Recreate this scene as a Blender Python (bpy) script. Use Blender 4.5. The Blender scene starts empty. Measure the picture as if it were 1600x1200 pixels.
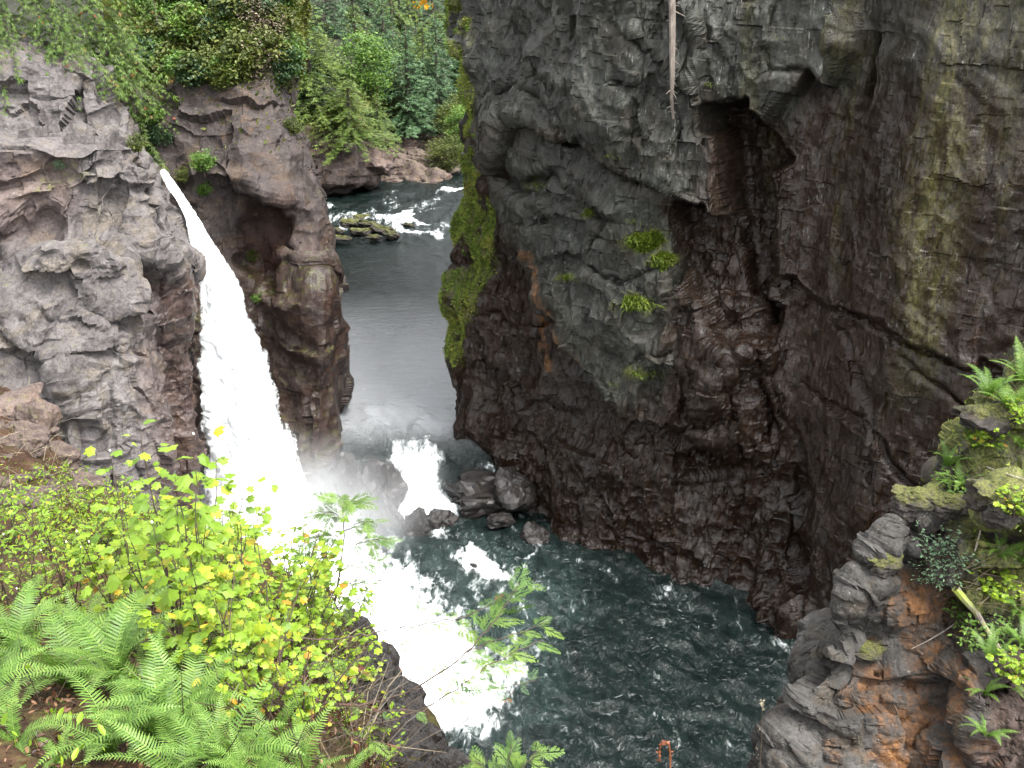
import bpy, math, random
import numpy as np
from mathutils import Vector, Matrix, Euler
from mathutils.bvhtree import BVHTree
PI = math.pi
R = math.radians
SC = bpy.context.scene
COL = SC.collection
FPX, PITCH, CAMZ = 1715.0, R(25), 30.0
CP, SP = math.cos(PITCH), math.sin(PITCH)

# ------------------------------------------------------------ geometry of the view: a direction and a real distance give a world point
def P(u, v, Y):
    xc, yc = (u - 800) / FPX, (600 - v) / FPX
    t = Y / (CP + yc * SP)
    return np.array((xc * t, Y, CAMZ + (-SP + yc * CP) * t))
def Pz(u, v, z):
    xc, yc = (u - 800) / FPX, (600 - v) / FPX
    t = (z - CAMZ) / (-SP + yc * CP)
    return np.array((xc * t, (CP + yc * SP) * t, z))
def to_px(p):
    x, y, z = p[..., 0], p[..., 1], p[..., 2] - CAMZ
    f = np.maximum(y * CP - z * SP, .05)
    return 800 + FPX * x / f, 600 - FPX * (y * SP + z * CP) / f

# ------------------------------------------------------------ noise
def hsh(ix, iy, iz, seed):
    h = (ix.astype(np.int64) * 73856093) ^ (iy.astype(np.int64) * 19349663) ^ (iz.astype(np.int64) * 83492791) ^ (seed * 2654435 + 1013)
    h = h.astype(np.uint32)
    h ^= h >> np.uint32(16); h = h * np.uint32(0x7feb352d); h ^= h >> np.uint32(15); h = h * np.uint32(0x846ca68b); h ^= h >> np.uint32(16)
    return h
def f01(h): return (h & np.uint32(0xFFFFFF)).astype(np.float32) / np.float32(0xFFFFFF)
def vnoise(p, seed=0):
    i = np.floor(p).astype(np.int64); f = (p - i).astype(np.float32)
    w = f * f * f * (f * (f * 6 - 15) + 10)
    out = 0
    for dx in (0, 1):
        for dy in (0, 1):
            for dz in (0, 1):
                v = f01(hsh(i[:, 0] + dx, i[:, 1] + dy, i[:, 2] + dz, seed))
                ww = (w[:, 0] if dx else 1 - w[:, 0]) * (w[:, 1] if dy else 1 - w[:, 1]) * (w[:, 2] if dz else 1 - w[:, 2])
                out = out + v * ww
    return out * 2 - 1
def fbm(p, oct=4, seed=0, gain=.5):
    a, s, out = 1.0, 1.0, 0
    for k in range(oct):
        out = out + a * vnoise(p * s + k * 17.3, seed + k * 7)
        a *= gain; s *= 2.03
    return out
def facet(p, seed=0, tilt=.8):
    """chiselled relief: the lower envelope of tilted planes, one per cell - flat faces meeting in sharp ridges"""
    i = np.floor(p).astype(np.int64); n = len(p)
    best = np.full(n, 9e9, np.float32); second = best.copy()
    for dx in (-1, 0, 1):
        for dy in (-1, 0, 1):
            for dz in (-1, 0, 1):
                cx, cy, cz = i[:, 0] + dx, i[:, 1] + dy, i[:, 2] + dz
                h = hsh(cx, cy, cz, seed)
                h2 = h * np.uint32(0x9E3779B1); h2 ^= h2 >> np.uint32(15)
                h3 = h2 * np.uint32(0x85EBCA6B); h3 ^= h3 >> np.uint32(13)
                h4 = h3 * np.uint32(0xC2B2AE35); h4 ^= h4 >> np.uint32(16)
                d = (p - np.stack((cx + .1 + .8 * f01(h), cy + .1 + .8 * f01(h2), cz + .1 + .8 * f01(h3)), 1)).astype(np.float32)
                g = np.stack((f01(h2 >> np.uint32(3)), f01(h3 >> np.uint32(4)), f01(h >> np.uint32(5))), 1) * 2 - 1
                v = (f01(h4) * 2 - 1) * .3 + tilt * (d * g).sum(1) + .5 * (d * d).sum(1)
                second = np.minimum(second, np.maximum(v, best)); best = np.minimum(v, best)
    return (best - best.mean()) * 1.6, second - best
def sstep(a, b, x):
    t = np.clip((x - a) / (b - a), 0, 1)
    return t * t * (3 - 2 * t)
def poly_sd(U, V, poly):
    """signed distance in the plane (negative inside)"""
    pts = np.array(poly, float); d = np.full(U.shape, 1e18); ins = np.zeros(U.shape, bool)
    for k in range(len(pts)):
        a, b = pts[k], pts[(k + 1) % len(pts)]
        e = b - a; wx, wy = U - a[0], V - a[1]
        t = np.clip((wx * e[0] + wy * e[1]) / max(e @ e, 1e-9), 0, 1)
        d = np.minimum(d, (wx - e[0] * t) ** 2 + (wy - e[1] * t) ** 2)
        c = ((a[1] <= V) & (b[1] > V)) | ((b[1] <= V) & (a[1] > V))
        xi = a[0] + (V - a[1]) / (b[1] - a[1] if b[1] != a[1] else 1e-9) * e[0]
        ins ^= c & (U < xi)
    return np.sqrt(d) * np.where(ins, -1, 1)

# ------------------------------------------------------------ objects
def mesh_data(name, V, faces, mats=(), attrs=None, smooth=False, fmat=None):
    me = bpy.data.meshes.new(name)
    V = np.asarray(V, np.float32)
    if not isinstance(faces, (list, tuple)): faces = [faces]
    faces = [np.asarray(f, np.int32) for f in faces if len(f)]
    me.vertices.add(len(V)); me.vertices.foreach_set('co', V.ravel())
    idx = np.concatenate([f.ravel() for f in faces])
    tot = np.concatenate([np.full(len(f), f.shape[1], np.int32) for f in faces])
    st = np.concatenate(([0], np.cumsum(tot)[:-1])).astype(np.int32)
    me.loops.add(len(idx)); me.loops.foreach_set('vertex_index', idx)
    me.polygons.add(len(tot)); me.polygons.foreach_set('loop_start', st); me.polygons.foreach_set('loop_total', tot)
    for m in mats: me.materials.append(m)
    if fmat is not None: me.polygons.foreach_set('material_index', np.asarray(fmat, np.int32))
    me.polygons.foreach_set('use_smooth', np.full(len(tot), smooth, bool))
    me.update(calc_edges=True)
    for k, a in (attrs or {}).items():
        at = me.attributes.new(k, 'FLOAT', 'POINT'); at.data.foreach_set('value', np.asarray(a, np.float32).ravel())
    return me
def obj(name, me, parent=None):
    o = bpy.data.objects.new(name, me); COL.objects.link(o)
    if parent is not None: o.parent = parent
    return o
def tag(o, label=None, cat=None, group=None, kind=None):
    if label: o['label'] = label
    if cat: o['category'] = cat
    if group: o['group'] = group
    if kind: o['kind'] = kind
    return o
def empty(name, loc, rz=0.0, scale=1.0):
    o = bpy.data.objects.new(name, None); COL.objects.link(o)
    o.empty_display_size = .2
    o.location = loc; o.rotation_euler = (0, 0, rz); o.scale = (scale,) * 3 if not isinstance(scale, tuple) else scale
    return o
def copy_tree(o, parent=None):
    c = o.copy(); COL.objects.link(c)
    if parent is not None: c.parent = parent
    for ch in [q for q in o.children]: copy_tree(ch, c)
    return c
class Acc:
    """collects vertices and faces for one mesh"""
    def __init__(s): s.V = []; s.F = {}; s.T = []; s.n = 0
    def add(s, V, faces, t=0.0):
        V = np.asarray(V, np.float32)
        for f in (faces if isinstance(faces, (list, tuple)) else [faces]):
            f = np.asarray(f, np.int32)
            if len(f): s.F.setdefault(f.shape[1], []).append(f + s.n)
        s.V.append(V); s.T.append(np.full(len(V), t, np.float32) if np.isscalar(t) else np.asarray(t, np.float32)); s.n += len(V)
    def inst(s, TV, TF, M, T, t):
        """many copies: TV (k,3) template, M (n,3,3) matrices, T (n,3) places, t (n,) tint"""
        n, k = len(M), len(TV)
        if not n: return
        V = (np.einsum('nij,kj->nki', M, TV) + T[:, None, :]).reshape(-1, 3)
        off = (np.arange(n) * k)[:, None, None]
        s.add(V, [(f[None] + off).reshape(-1, f.shape[1]) for f in TF], np.repeat(t, k))
    def data(s, name, mat, smooth=False):
        return mesh_data(name, np.concatenate(s.V), [np.concatenate(f) for f in s.F.values()], [mat], {'tint': np.concatenate(s.T)}, smooth)
def tube(acc, pts, rad, n=5, t=0.0):
    pts = np.asarray(pts, float); m = len(pts)
    rad = np.full(m, rad) if np.isscalar(rad) else np.asarray(rad)
    d = np.gradient(pts, axis=0); d /= np.linalg.norm(d, axis=1)[:, None] + 1e-9
    ref = np.array((.31, .17, .93)) if abs(d[0][2]) < .9 else np.array((1., .2, 0))
    a = np.cross(d, ref); a /= np.linalg.norm(a, axis=1)[:, None] + 1e-9
    b = np.cross(d, a)
    ang = np.arange(n) * 2 * PI / n
    V = (pts[:, None] + rad[:, None, None] * (a[:, None] * np.cos(ang)[None, :, None] + b[:, None] * np.sin(ang)[None, :, None])).reshape(-1, 3)
    i = np.arange(m - 1)[:, None] * n; j = np.arange(n)[None]; j2 = (j + 1) % n
    F = np.stack((i + j, i + j2, i + n + j2, i + n + j), -1).reshape(-1, 4)
    V = np.concatenate((V, pts[-1:])); k = len(V) - 1; q = (m - 1) * n
    F3 = np.stack((q + np.arange(n), q + (np.arange(n) + 1) % n, np.full(n, k)), -1)
    acc.add(V, [F, F3], t)

# ------------------------------------------------------------ patches of rock and ground
def polyline_d(U, V, pts):
    d = np.full(U.shape, 1e18); pts = np.array(pts, float)
    for a, b in zip(pts[:-1], pts[1:]):
        e = b - a; t = np.clip(((U - a[0]) * e[0] + (V - a[1]) * e[1]) / (e @ e + 1e-9), 0, 1)
        d = np.minimum(d, (U - a[0] - e[0] * t) ** 2 + (V - a[1] - e[1] * t) ** 2)
    return np.sqrt(d)
def fissures(p, U, V, lines, seed, depth=.4, w=4.0):
    j = facet(p * .8, seed, .9)[0] * 12; k = facet(p * .8 + 20, seed + 1, .9)[0] * 12; d = np.zeros(len(p))
    for ln in lines: d = np.minimum(d, -depth * np.exp(-(polyline_d(U + j, V + k, ln) / w) ** 2))
    return d
def blur2(d, sh, n):
    g = d.reshape(sh[:2]).copy()
    for _ in range(n):
        h = g.copy(); h[1:-1] = g[1:-1] * .5 + (g[2:] + g[:-2]) * .25
        g = h.copy(); g[:, 1:-1] = h[:, 1:-1] * .5 + (h[:, 2:] + h[:, :-2]) * .25
    return g.ravel()
def patch(rows, res, seed, relief=None, smooth=6, noise=(), fb=(), amask=None):
    """rows: control points (u, v, Y) or ('w', x, y, z); returns grid of displaced points"""
    C = np.array([[np.array(c[1:], float) if c[0] == 'w' else P(*c) for c in r] for r in rows])
    def dens(C, axis):
        A = np.moveaxis(C, axis, 0)
        L = np.linalg.norm(np.diff(A, axis=0), axis=2)
        L = np.percentile(L, 75, axis=1)
        n = np.maximum(2, np.minimum(np.ceil(L / res), 260).astype(int))
        ps = np.concatenate([k + np.arange(n[k]) / n[k] for k in range(len(n))] + [[len(n)]])
        i = np.minimum(ps.astype(int), len(n) - 1); f = (ps - i)[:, None, None]
        return np.moveaxis(A[i] * (1 - f) + A[i + 1] * f, 0, axis)
    G = dens(dens(C, 0), 1)
    for _ in range(smooth):
        H = G.copy()
        H[1:-1] = H[1:-1] * .5 + (G[2:] + G[:-2]) * .25
        G = H.copy(); G[:, 1:-1] = H[:, 1:-1] * .5 + (H[:, 2:] + H[:, :-2]) * .25
    def normals(G):
        n = np.cross(np.gradient(G, axis=1), np.gradient(G, axis=0))
        n /= np.linalg.norm(n, axis=2)[..., None] + 1e-9
        return n
    N = normals(G)
    view = np.array((0, 0, CAMZ)) - G
    sg = np.sign(np.median((N * view).sum(2))); N = N * sg
    # blur normals for a stable push direction
    for _ in range(10):
        M = N.copy(); M[1:-1] += N[2:] + N[:-2]; M[:, 1:-1] += N[:, 2:] + N[:, :-2]
        N = M / (np.linalg.norm(M, axis=2)[..., None] + 1e-9)
    sh = G.shape; p = G.reshape(-1, 3); nn = N.reshape(-1, 3)
    U, V = to_px(p)
    d = np.zeros(len(p)); crack = np.ones(len(p)); base0 = G
    if relief is not None:
        d = blur2(relief(p, U, V), sh, 2)
        G = (p + nn * d[:, None]).reshape(sh)
        N = normals(G) * sg
        for _ in range(5):
            Q_ = N.copy(); Q_[1:-1] += N[2:] + N[:-2]; Q_[:, 1:-1] += N[:, 2:] + N[:, :-2]
            N = Q_ / (np.linalg.norm(Q_, axis=2)[..., None] + 1e-9)
        p = G.reshape(-1, 3); nn = N.reshape(-1, 3); d = np.zeros(len(p))
    warp = np.stack([fbm(p * .5 + 31 * k, 3, seed + 50 + k) for k in range(3)], 1)
    for k, (size, amp, tilt) in enumerate(noise):
        sz = np.array(size, float)
        q = (p + warp * .12 * sz.mean()) / sz
        v, e = facet(q, seed + k * 11, tilt)
        d = d + amp * v
    for k, (size, amp) in enumerate(fb):
        d = d + amp * fbm(p / size, 4, seed + 90 + k)
    if amask is not None: d = d * amask(U, V)
    # where a ledge stretches the sheet, its few points carry less roughness
    sp = np.zeros(sh[:2])
    for ax in (0, 1):
        g = np.linalg.norm(np.diff(G, axis=ax), axis=2); pad = ((0, 1), (0, 0)) if ax == 0 else ((0, 0), (0, 1))
        sp = np.maximum(sp, np.pad(g, pad, mode='edge')); sp = np.maximum(sp, np.pad(g, (pad[0][::-1], pad[1][::-1]), mode='edge'))
    wst = np.clip(2.2 * res / np.maximum(sp, 1e-6), .12, 1)
    d = d * blur2(wst.ravel(), sh, 3)
    Q = p + nn * d[:, None]
    G2 = Q.reshape(sh)
    return dict(G=G2, N=normals(G2) * sg, base=base0, U=U, V=V, d=d, crack=crack, sh=sh[:2], sg=sg)
def grid_faces(r, c, flip=False):
    i = (np.arange(r - 1) * c)[:, None] + np.arange(c - 1)[None]
    F = np.stack((i, i + 1, i + c + 1, i + c), -1).reshape(-1, 4)
    return F[:, ::-1].copy() if flip else F
TERRAIN = []
def link_patch(name, pt, mat, attrs, label, cat, kind='structure', smooth=False):
    r, c = pt['sh']
    V = pt['G'].reshape(-1, 3); F = grid_faces(r, c, pt['sg'] < 0)
    o = obj(name, mesh_data(name, V, F, [mat], attrs, smooth)); tag(o, label, cat, None, kind)
    TERRAIN.append((V, F)); pt['attrs'] = attrs
    return o
BVHS = []
def build_bvh():
    BVHS.clear()
    for V, F in TERRAIN: BVHS.append(BVHTree.FromPolygons([tuple(v) for v in V.tolist()], [tuple(f) for f in F.tolist()]))
def hit(u, v):
    """point of the ground or rock seen in direction (u, v)"""
    o = Vector((0, 0, CAMZ)); d = (Vector(P(u, v, 10.0)) - o).normalized(); best = None
    for b in BVHS:
        h = b.ray_cast(o, d)
        if h[0] is not None and (best is None or h[3] < best[2]): best = (h[0], h[1], h[3])
    if best is None: return None
    n = best[1]
    if n.dot(d) > 0: n = -n
    return np.array(best[0]), np.array(n)
def drop(x, y, z0=80.0):
    o = Vector((x, y, z0)); best = None
    for b in BVHS:
        h = b.ray_cast(o, Vector((0, 0, -1)))
        if h[0] is not None and (best is None or h[0].z > best): best = h[0].z
    return best
EXPOSURE = 2.75
# ------------------------------------------------------------ materials
ALB = .57
def dk(c): return tuple(x * ALB for x in c)
class NT:
    def __init__(s, name):
        s.m = bpy.data.materials.new(name); s.m.use_nodes = True; s.t = s.m.node_tree; s.t.nodes.clear()
    def n(s, ty, ins=None, **kw):
        nd = s.t.nodes.new(ty)
        for k, v in kw.items(): setattr(nd, k, v)
        for k, v in (ins or {}).items(): s.set(nd, k, v)
        return nd
    def set(s, nd, k, v):
        sk = nd.inputs[k]
        if isinstance(v, bpy.types.NodeSocket): s.t.links.new(v, sk)
        elif isinstance(v, tuple) and len(v) == 3 and sk.type == 'RGBA': sk.default_value = (*v, 1)
        else: sk.default_value = v
    def math(s, op, a, b=0.0, c=None, clamp=False):
        nd = s.n('ShaderNodeMath', {0: a, 1: b}, operation=op, use_clamp=clamp)
        if c is not None: s.set(nd, 2, c)
        return nd.outputs[0]
    def mix(s, f, a, b, blend='MIX'):
        nd = s.n('ShaderNodeMix', data_type='RGBA', blend_type=blend)
        s.set(nd, 0, f); s.set(nd, 6, a); s.set(nd, 7, b)
        return nd.outputs[2]
    def noise(s, vec, scale, detail=6, rough=.55, dist=0.0):
        return s.n('ShaderNodeTexNoise', {'Vector': vec, 'Scale': scale, 'Detail': detail, 'Roughness': rough, 'Distortion': dist}).outputs[0]
    def ramp(s, f, stops):
        nd = s.n('ShaderNodeValToRGB', {0: f}); cr = nd.color_ramp
        while len(cr.elements) < len(stops): cr.elements.new(.5)
        for e, (p, c) in zip(cr.elements, stops): e.position = p; e.color = (*c, 1) if len(c) == 3 else c
        return nd.outputs[0]
    def rng(s, f, a, b, c=0.0, d=1.0, smooth=True):
        return s.n('ShaderNodeMapRange', {0: f, 1: a, 2: b, 3: c, 4: d}, interpolation_type='SMOOTHSTEP' if smooth else 'LINEAR').outputs[0]
    def attr(s, name): return s.n('ShaderNodeAttribute', attribute_name=name).outputs['Fac']
    def out(s, surf=None, vol=None):
        o = s.n('ShaderNodeOutputMaterial')
        if surf is not None: s.t.links.new(surf, o.inputs[0])
        if vol is not None: s.t.links.new(vol, o.inputs[1])
        return s.m
def rock_mat(name, dark, mid, light, alt, bump=1.0, rough=.75, wetrough=.35, stretch=(1, 1, 1), rot=(0, 0, 0), scale=1.0, lichen=.35, grain=1.6, spec=.25):
    k = NT(name); dark, mid, light, alt = dk(dark), dk(mid), dk(light), dk(alt)
    co = k.n('ShaderNodeTexCoord').outputs['Object']
    mp = k.n('ShaderNodeMapping', {'Vector': co, 'Rotation': rot, 'Scale': stretch}).outputs[0]
    big = k.noise(mp, .35 * scale, 4, .6, 0)
    med = k.noise(mp, 1.7 * scale, 5, .62, 0)
    fin = k.noise(mp, 9 * scale, 3, .7)
    c = k.ramp(k.math('ADD', k.math('MULTIPLY', big, .45), k.math('MULTIPLY', med, .55)), [(.3, dark), (.5, mid), (.68, light)])
    c = k.mix(k.rng(k.noise(co, .8 * scale, 3, .6, .8), .5, .66), c, alt)
    c = k.mix(k.math('MULTIPLY', k.rng(fin, .35, .7), .55), c, k.mix(.5, c, light))
    c = k.mix(k.math('MULTIPLY', k.rng(fin, .5, .36), .6), c, k.mix(.65, c, dark))
    # tone: second colour family carried by the mesh
    tone = k.attr('tone')
    c = k.mix(tone, c, k.mix(1.0, c, (.76, .37, .25), 'MULTIPLY'))
    # cracks
    wv = k.n('ShaderNodeVectorMath', {0: k.n('ShaderNodeTexNoise', {'Vector': co, 'Scale': 1.1 * scale, 'Detail': 3}).outputs[1], 1: (.3, .3, .3), 2: mp}, operation='MULTIPLY_ADD').outputs[0]
    e1 = k.n('ShaderNodeTexVoronoi', {'Vector': wv, 'Scale': .75 * scale}, feature='DISTANCE_TO_EDGE').outputs['Distance']
    e2 = k.n('ShaderNodeTexVoronoi', {'Vector': wv, 'Scale': 2.3 * scale}, feature='DISTANCE_TO_EDGE').outputs['Distance']
    cmask = k.rng(k.noise(co, .9 * scale, 2), .5, .62)
    cr = k.math('SUBTRACT', 1.0, k.math('MULTIPLY', cmask, k.math('MAXIMUM', k.rng(e1, .016, 0), k.math('MULTIPLY', k.rng(e2, .022, 0), .7))))
    c = k.mix(k.math('MULTIPLY', k.math('SUBTRACT', 1.0, cr), .42), c, dark)
    # pale flecks along the grain
    gmap = k.n('ShaderNodeMapping', {'Vector': co, 'Rotation': rot, 'Scale': (3.2, 3.2, grain)}).outputs[0]
    li = k.math('MULTIPLY', k.rng(k.noise(gmap, 3.4 * scale, 3, .62), .6, .7), k.rng(k.noise(co, 1.1, 3), .45, .62))
    c = k.mix(k.math('MULTIPLY', li, lichen), c, (.2, .2, .185))
    # moss, rust and wet come from where they grow on the mesh, broken up by noise
    pn = k.noise(co, 2.6, 5, .7); pf = k.noise(co, 14, 2, .7)
    def patchy(a, w=.22): return k.rng(k.math('ADD', k.attr(a), k.math('MULTIPLY', k.math('SUBTRACT', pn, .5), 1.5)), .5 - w, .5 + w)
    mo = patchy('moss')
    mc = k.ramp(pf, [(.3, dk((.045, .06, .012))), (.5, dk((.13, .145, .03))), (.7, dk((.24, .23, .06)))])
    c = k.mix(k.math('MULTIPLY', mo, .8), c, mc)
    rc = k.ramp(pf, [(.3, dk((.1, .04, .012))), (.52, dk((.30, .115, .02))), (.7, dk((.42, .2, .06)))])
    c = k.mix(k.math('MULTIPLY', patchy('rust', .3), .7), c, rc)
    al = k.math('MULTIPLY', k.attr('algae'), k.rng(k.noise(k.n('ShaderNodeMapping', {'Vector': co, 'Scale': (1.6, 1.6, .16)}).outputs[0], 1.5, 5, .68), .34, .62))
    c = k.mix(k.math('MULTIPLY', al, .85), c, k.mix(k.rng(fin, .35, .65), dk((.05, .047, .014)), dk((.13, .12, .04))))
    wet = patchy('wet', .35)
    c = k.mix(k.math('MULTIPLY', wet, .5), c, k.mix(1.0, c, (.22, .2, .19), 'MULTIPLY'))
    def tilt(sc, seed):
        vv = k.n('ShaderNodeVectorMath', {0: wv, 1: (seed, seed * .7, seed * .3)}, operation='ADD').outputs[0]
        v = k.n('ShaderNodeTexVoronoi', {'Vector': vv, 'Scale': sc}, feature='F1')
        df = k.n('ShaderNodeVectorMath', {0: vv, 1: v.outputs['Position']}, operation='SUBTRACT').outputs[0]
        g = k.n('ShaderNodeVectorMath', {0: v.outputs['Color'], 1: (.5, .5, .5)}, operation='SUBTRACT').outputs[0]
        return k.n('ShaderNodeVectorMath', {0: df, 1: g}, operation='DOT_PRODUCT').outputs['Value']
    h = k.math('ADD', k.math('MULTIPLY', tilt(1.5 * scale, 3.1), 1.5), k.math('MULTIPLY', tilt(4.2 * scale, 7.7), 1.5))
    h = k.math('ADD', h, k.math('ADD', k.math('MULTIPLY', fin, .13), k.math('MULTIPLY', med, .16)))
    gr = k.noise(gmap, 1.6 * scale, 4, .7)
    h = k.math('ADD', h, k.math('MULTIPLY', gr, .28))
    bp = k.n('ShaderNodeBump', {'Height': h, 'Strength': .85, 'Distance': .22 * bump}).outputs[0]
    ro = k.math('SUBTRACT', rough, k.math('MULTIPLY', wet, rough - wetrough))
    b = k.n('ShaderNodeBsdfPrincipled', {'Base Color': c, 'Roughness': ro, 'Normal': bp, 'Specular IOR Level': spec})
    return k.out(b.outputs[0])
def leaf_mat(name, stops, trans=.35, rough=.5, spec=.3):
    k = NT(name)
    t = k.attr('tint'); stops = [(p, dk(q)) for p, q in stops]
    oi = k.n('ShaderNodeObjectInfo').outputs['Random']
    t2 = k.math('ADD', t, k.math('MULTIPLY', k.math('SUBTRACT', oi, .5), .12), clamp=True)
    c = k.ramp(t2, stops)
    b = k.n('ShaderNodeBsdfPrincipled', {'Base Color': c, 'Roughness': rough, 'Specular IOR Level': spec})
    tr = k.n('ShaderNodeBsdfTranslucent', {'Color': k.mix(.5, c, k.mix(1.0, c, (1.15, 1.2, .5), 'MULTIPLY'))})
    mx = k.n('ShaderNodeMixShader', {0: trans, 1: b.outputs[0], 2: tr.outputs[0]})
    return k.out(mx.outputs[0])
def bark_mat(name, a, b_, sc=8):
    k = NT(name); a, b_ = dk(a), dk(b_)
    co = k.n('ShaderNodeTexCoord').outputs['Object']
    mp = k.n('ShaderNodeMapping', {'Vector': co, 'Scale': (1, 1, .3)}).outputs[0]
    n = k.noise(mp, sc, 6, .7)
    c = k.ramp(n, [(.35, a), (.65, b_)])
    c = k.mix(k.math('MULTIPLY', k.attr('moss'), k.rng(k.noise(co, 5, 4), .35, .55)), c, (.2, .24, .03))
    bp = k.n('ShaderNodeBump', {'Height': n, 'Strength': .6, 'Distance': .02}).outputs[0]
    return k.out(k.n('ShaderNodeBsdfPrincipled', {'Base Color': c, 'Roughness': .85, 'Normal': bp}).outputs[0])
def water_mat(name):
    k = NT(name)
    co = k.n('ShaderNodeTexCoord').outputs['Object']
    foam, aer, sky_sheen = k.attr('foam'), k.attr('aerated'), k.attr('sky_sheen')
    mp = k.n('ShaderNodeMapping', {'Vector': co, 'Rotation': (0, 0, R(-38)), 'Scale': (1.0, .42, 1)}).outputs[0]
    n1 = k.noise(mp, .9, 5, .62, 1.6); n2 = k.noise(mp, 3.2, 5, .66, .9)
    vo = k.n('ShaderNodeTexVoronoi', {'Vector': k.n('ShaderNodeVectorMath', {0: mp, 1: k.n('ShaderNodeTexNoise', {'Vector': mp, 'Scale': 1.3, 'Detail': 5, 'Roughness': .7}).outputs[1]}, operation='ADD').outputs[0], 'Scale': 1.3}, feature='DISTANCE_TO_EDGE').outputs['Distance']
    lace = k.rng(vo, .14, .0)
    pat = k.math('ADD', k.math('MULTIPLY', k.math('SUBTRACT', n1, .5), 2.3), k.math('MULTIPLY', k.math('SUBTRACT', n2, .5), 1.5))
    pat = k.math('ADD', pat, k.math('MULTIPLY', k.math('SUBTRACT', lace, .25), .22))
    fm = k.rng(k.math('ADD', foam, k.math('MULTIPLY', pat, .6)), .34, 1.0)
    fm = k.math('POWER', fm, 1.25)
    mp2 = k.n('ShaderNodeMapping', {'Vector': co, 'Rotation': (0, 0, R(-22)), 'Scale': (.8, 1.25, 1)}).outputs[0]
    fl = k.math('MULTIPLY', k.rng(k.noise(mp2, 2.6, 5, .74, .9), .56, .8), k.rng(k.noise(co, .35, 3), .36, .6))
    fm = k.math('MAXIMUM', fm, k.math('MULTIPLY', fl, k.attr('wave_glint')))  # pale flecks painted in as highlights on small waves
    deep = k.ramp(n1, [(.3, (.0015, .0035, .0032)), (.7, (.0035, .007, .006))])
    c = k.mix(k.math('MULTIPLY', aer, k.rng(n1, .25, .75, .15, 1)), deep, (.03, .05, .046))
    c = k.mix(sky_sheen, c, (.25, .258, .265))  # light grey base colour paints the sky's reflection on the upper river
    calm = k.attr('calm')
    mc = k.n('ShaderNodeMapping', {'Vector': co, 'Rotation': (0, 0, R(8)), 'Scale': (.4, 1.5, 1)}).outputs[0]
    hc = k.math('ADD', k.math('MULTIPLY', k.noise(mc, 1.8, 4, .62, .6), .42), k.math('MULTIPLY', k.noise(mc, 6.0, 3, .6, .6), .2))
    rip = k.noise(mp, 6.5, 3, .6, .6)
    h = k.math('ADD', k.math('MULTIPLY', n2, .5), k.math('MULTIPLY', rip, .22))
    h = k.math('ADD', k.math('MULTIPLY', h, k.math('SUBTRACT', 1.0, calm)), k.math('MULTIPLY', hc, calm))
    bp = k.n('ShaderNodeBump', {'Height': h, 'Strength': 1.0, 'Distance': .36}).outputs[0]
    w = k.n('ShaderNodeBsdfPrincipled', {'Base Color': c, 'Roughness': .16, 'IOR': 1.33, 'Normal': bp})
    f = k.n('ShaderNodeBsdfPrincipled', {'Base Color': (.74, .78, .78), 'Roughness': .7})
    return k.out(k.n('ShaderNodeMixShader', {0: fm, 1: w.outputs[0], 2: f.outputs[0]}).outputs[0])
def fall_mat():
    k = NT('falling_water')
    co = k.n('ShaderNodeTexCoord').outputs['Object']
    mp = k.n('ShaderNodeMapping', {'Vector': co, 'Rotation': (0, R(-14), 0), 'Scale': (1, 1, .16)}).outputs[0]
    n = k.noise(mp, 3.0, 8, .68, .3); n2 = k.noise(co, 5.0, 6, .7)
    a = k.rng(k.math('ADD', k.attr('body'), k.math('MULTIPLY', k.math('SUBTRACT', k.math('ADD', k.math('MULTIPLY', n, .6), k.math('MULTIPLY', n2, .4)), .5), 2.0)), .32, .68)
    c = k.ramp(n, [(.3, (.36, .4, .43)), (.46, (.86, .88, .89)), (.6, (.95, .96, .96))])
    bp = k.n('ShaderNodeBump', {'Height': n, 'Strength': .3, 'Distance': .1}).outputs[0]
    b = k.n('ShaderNodeBsdfPrincipled', {'Base Color': c, 'Roughness': .6, 'Normal': bp})
    tr = k.n('ShaderNodeBsdfTranslucent', {'Color': (.9, .93, .93)})
    s = k.n('ShaderNodeMixShader', {0: .35, 1: b.outputs[0], 2: tr.outputs[0]})
    t = k.n('ShaderNodeBsdfTransparent')
    return k.out(k.n('ShaderNodeMixShader', {0: a, 1: t.outputs[0], 2: s.outputs[0]}).outputs[0])
def mist_mat(dens):
    k = NT('water_mist')
    co = k.n('ShaderNodeTexCoord').outputs['Object']
    ln = k.n('ShaderNodeVectorMath', {0: co}, operation='LENGTH').outputs['Value']
    n = k.noise(co, 2.2, 3, .6)
    d = k.math('MULTIPLY', k.rng(ln, 1.0, .15), k.rng(n, .3, .7, .25, 1.3))
    d = k.math('MULTIPLY', d, dens)
    return k.out(None, k.n('ShaderNodeVolumePrincipled', {'Color': (.97, .98, 1.0), 'Density': d, 'Anisotropy': .2}).outputs[0])
def plain(name, c, rough=.8):
    k = NT(name)
    co = k.n('ShaderNodeTexCoord').outputs['Object']
    cc = k.mix(k.rng(k.noise(co, 7, 6, .7), .3, .7), tuple(x * .6 for x in c), tuple(min(1, x * 1.35) for x in c))
    return k.out(k.n('ShaderNodeBsdfPrincipled', {'Base Color': cc, 'Roughness': rough}).outputs[0])

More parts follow.
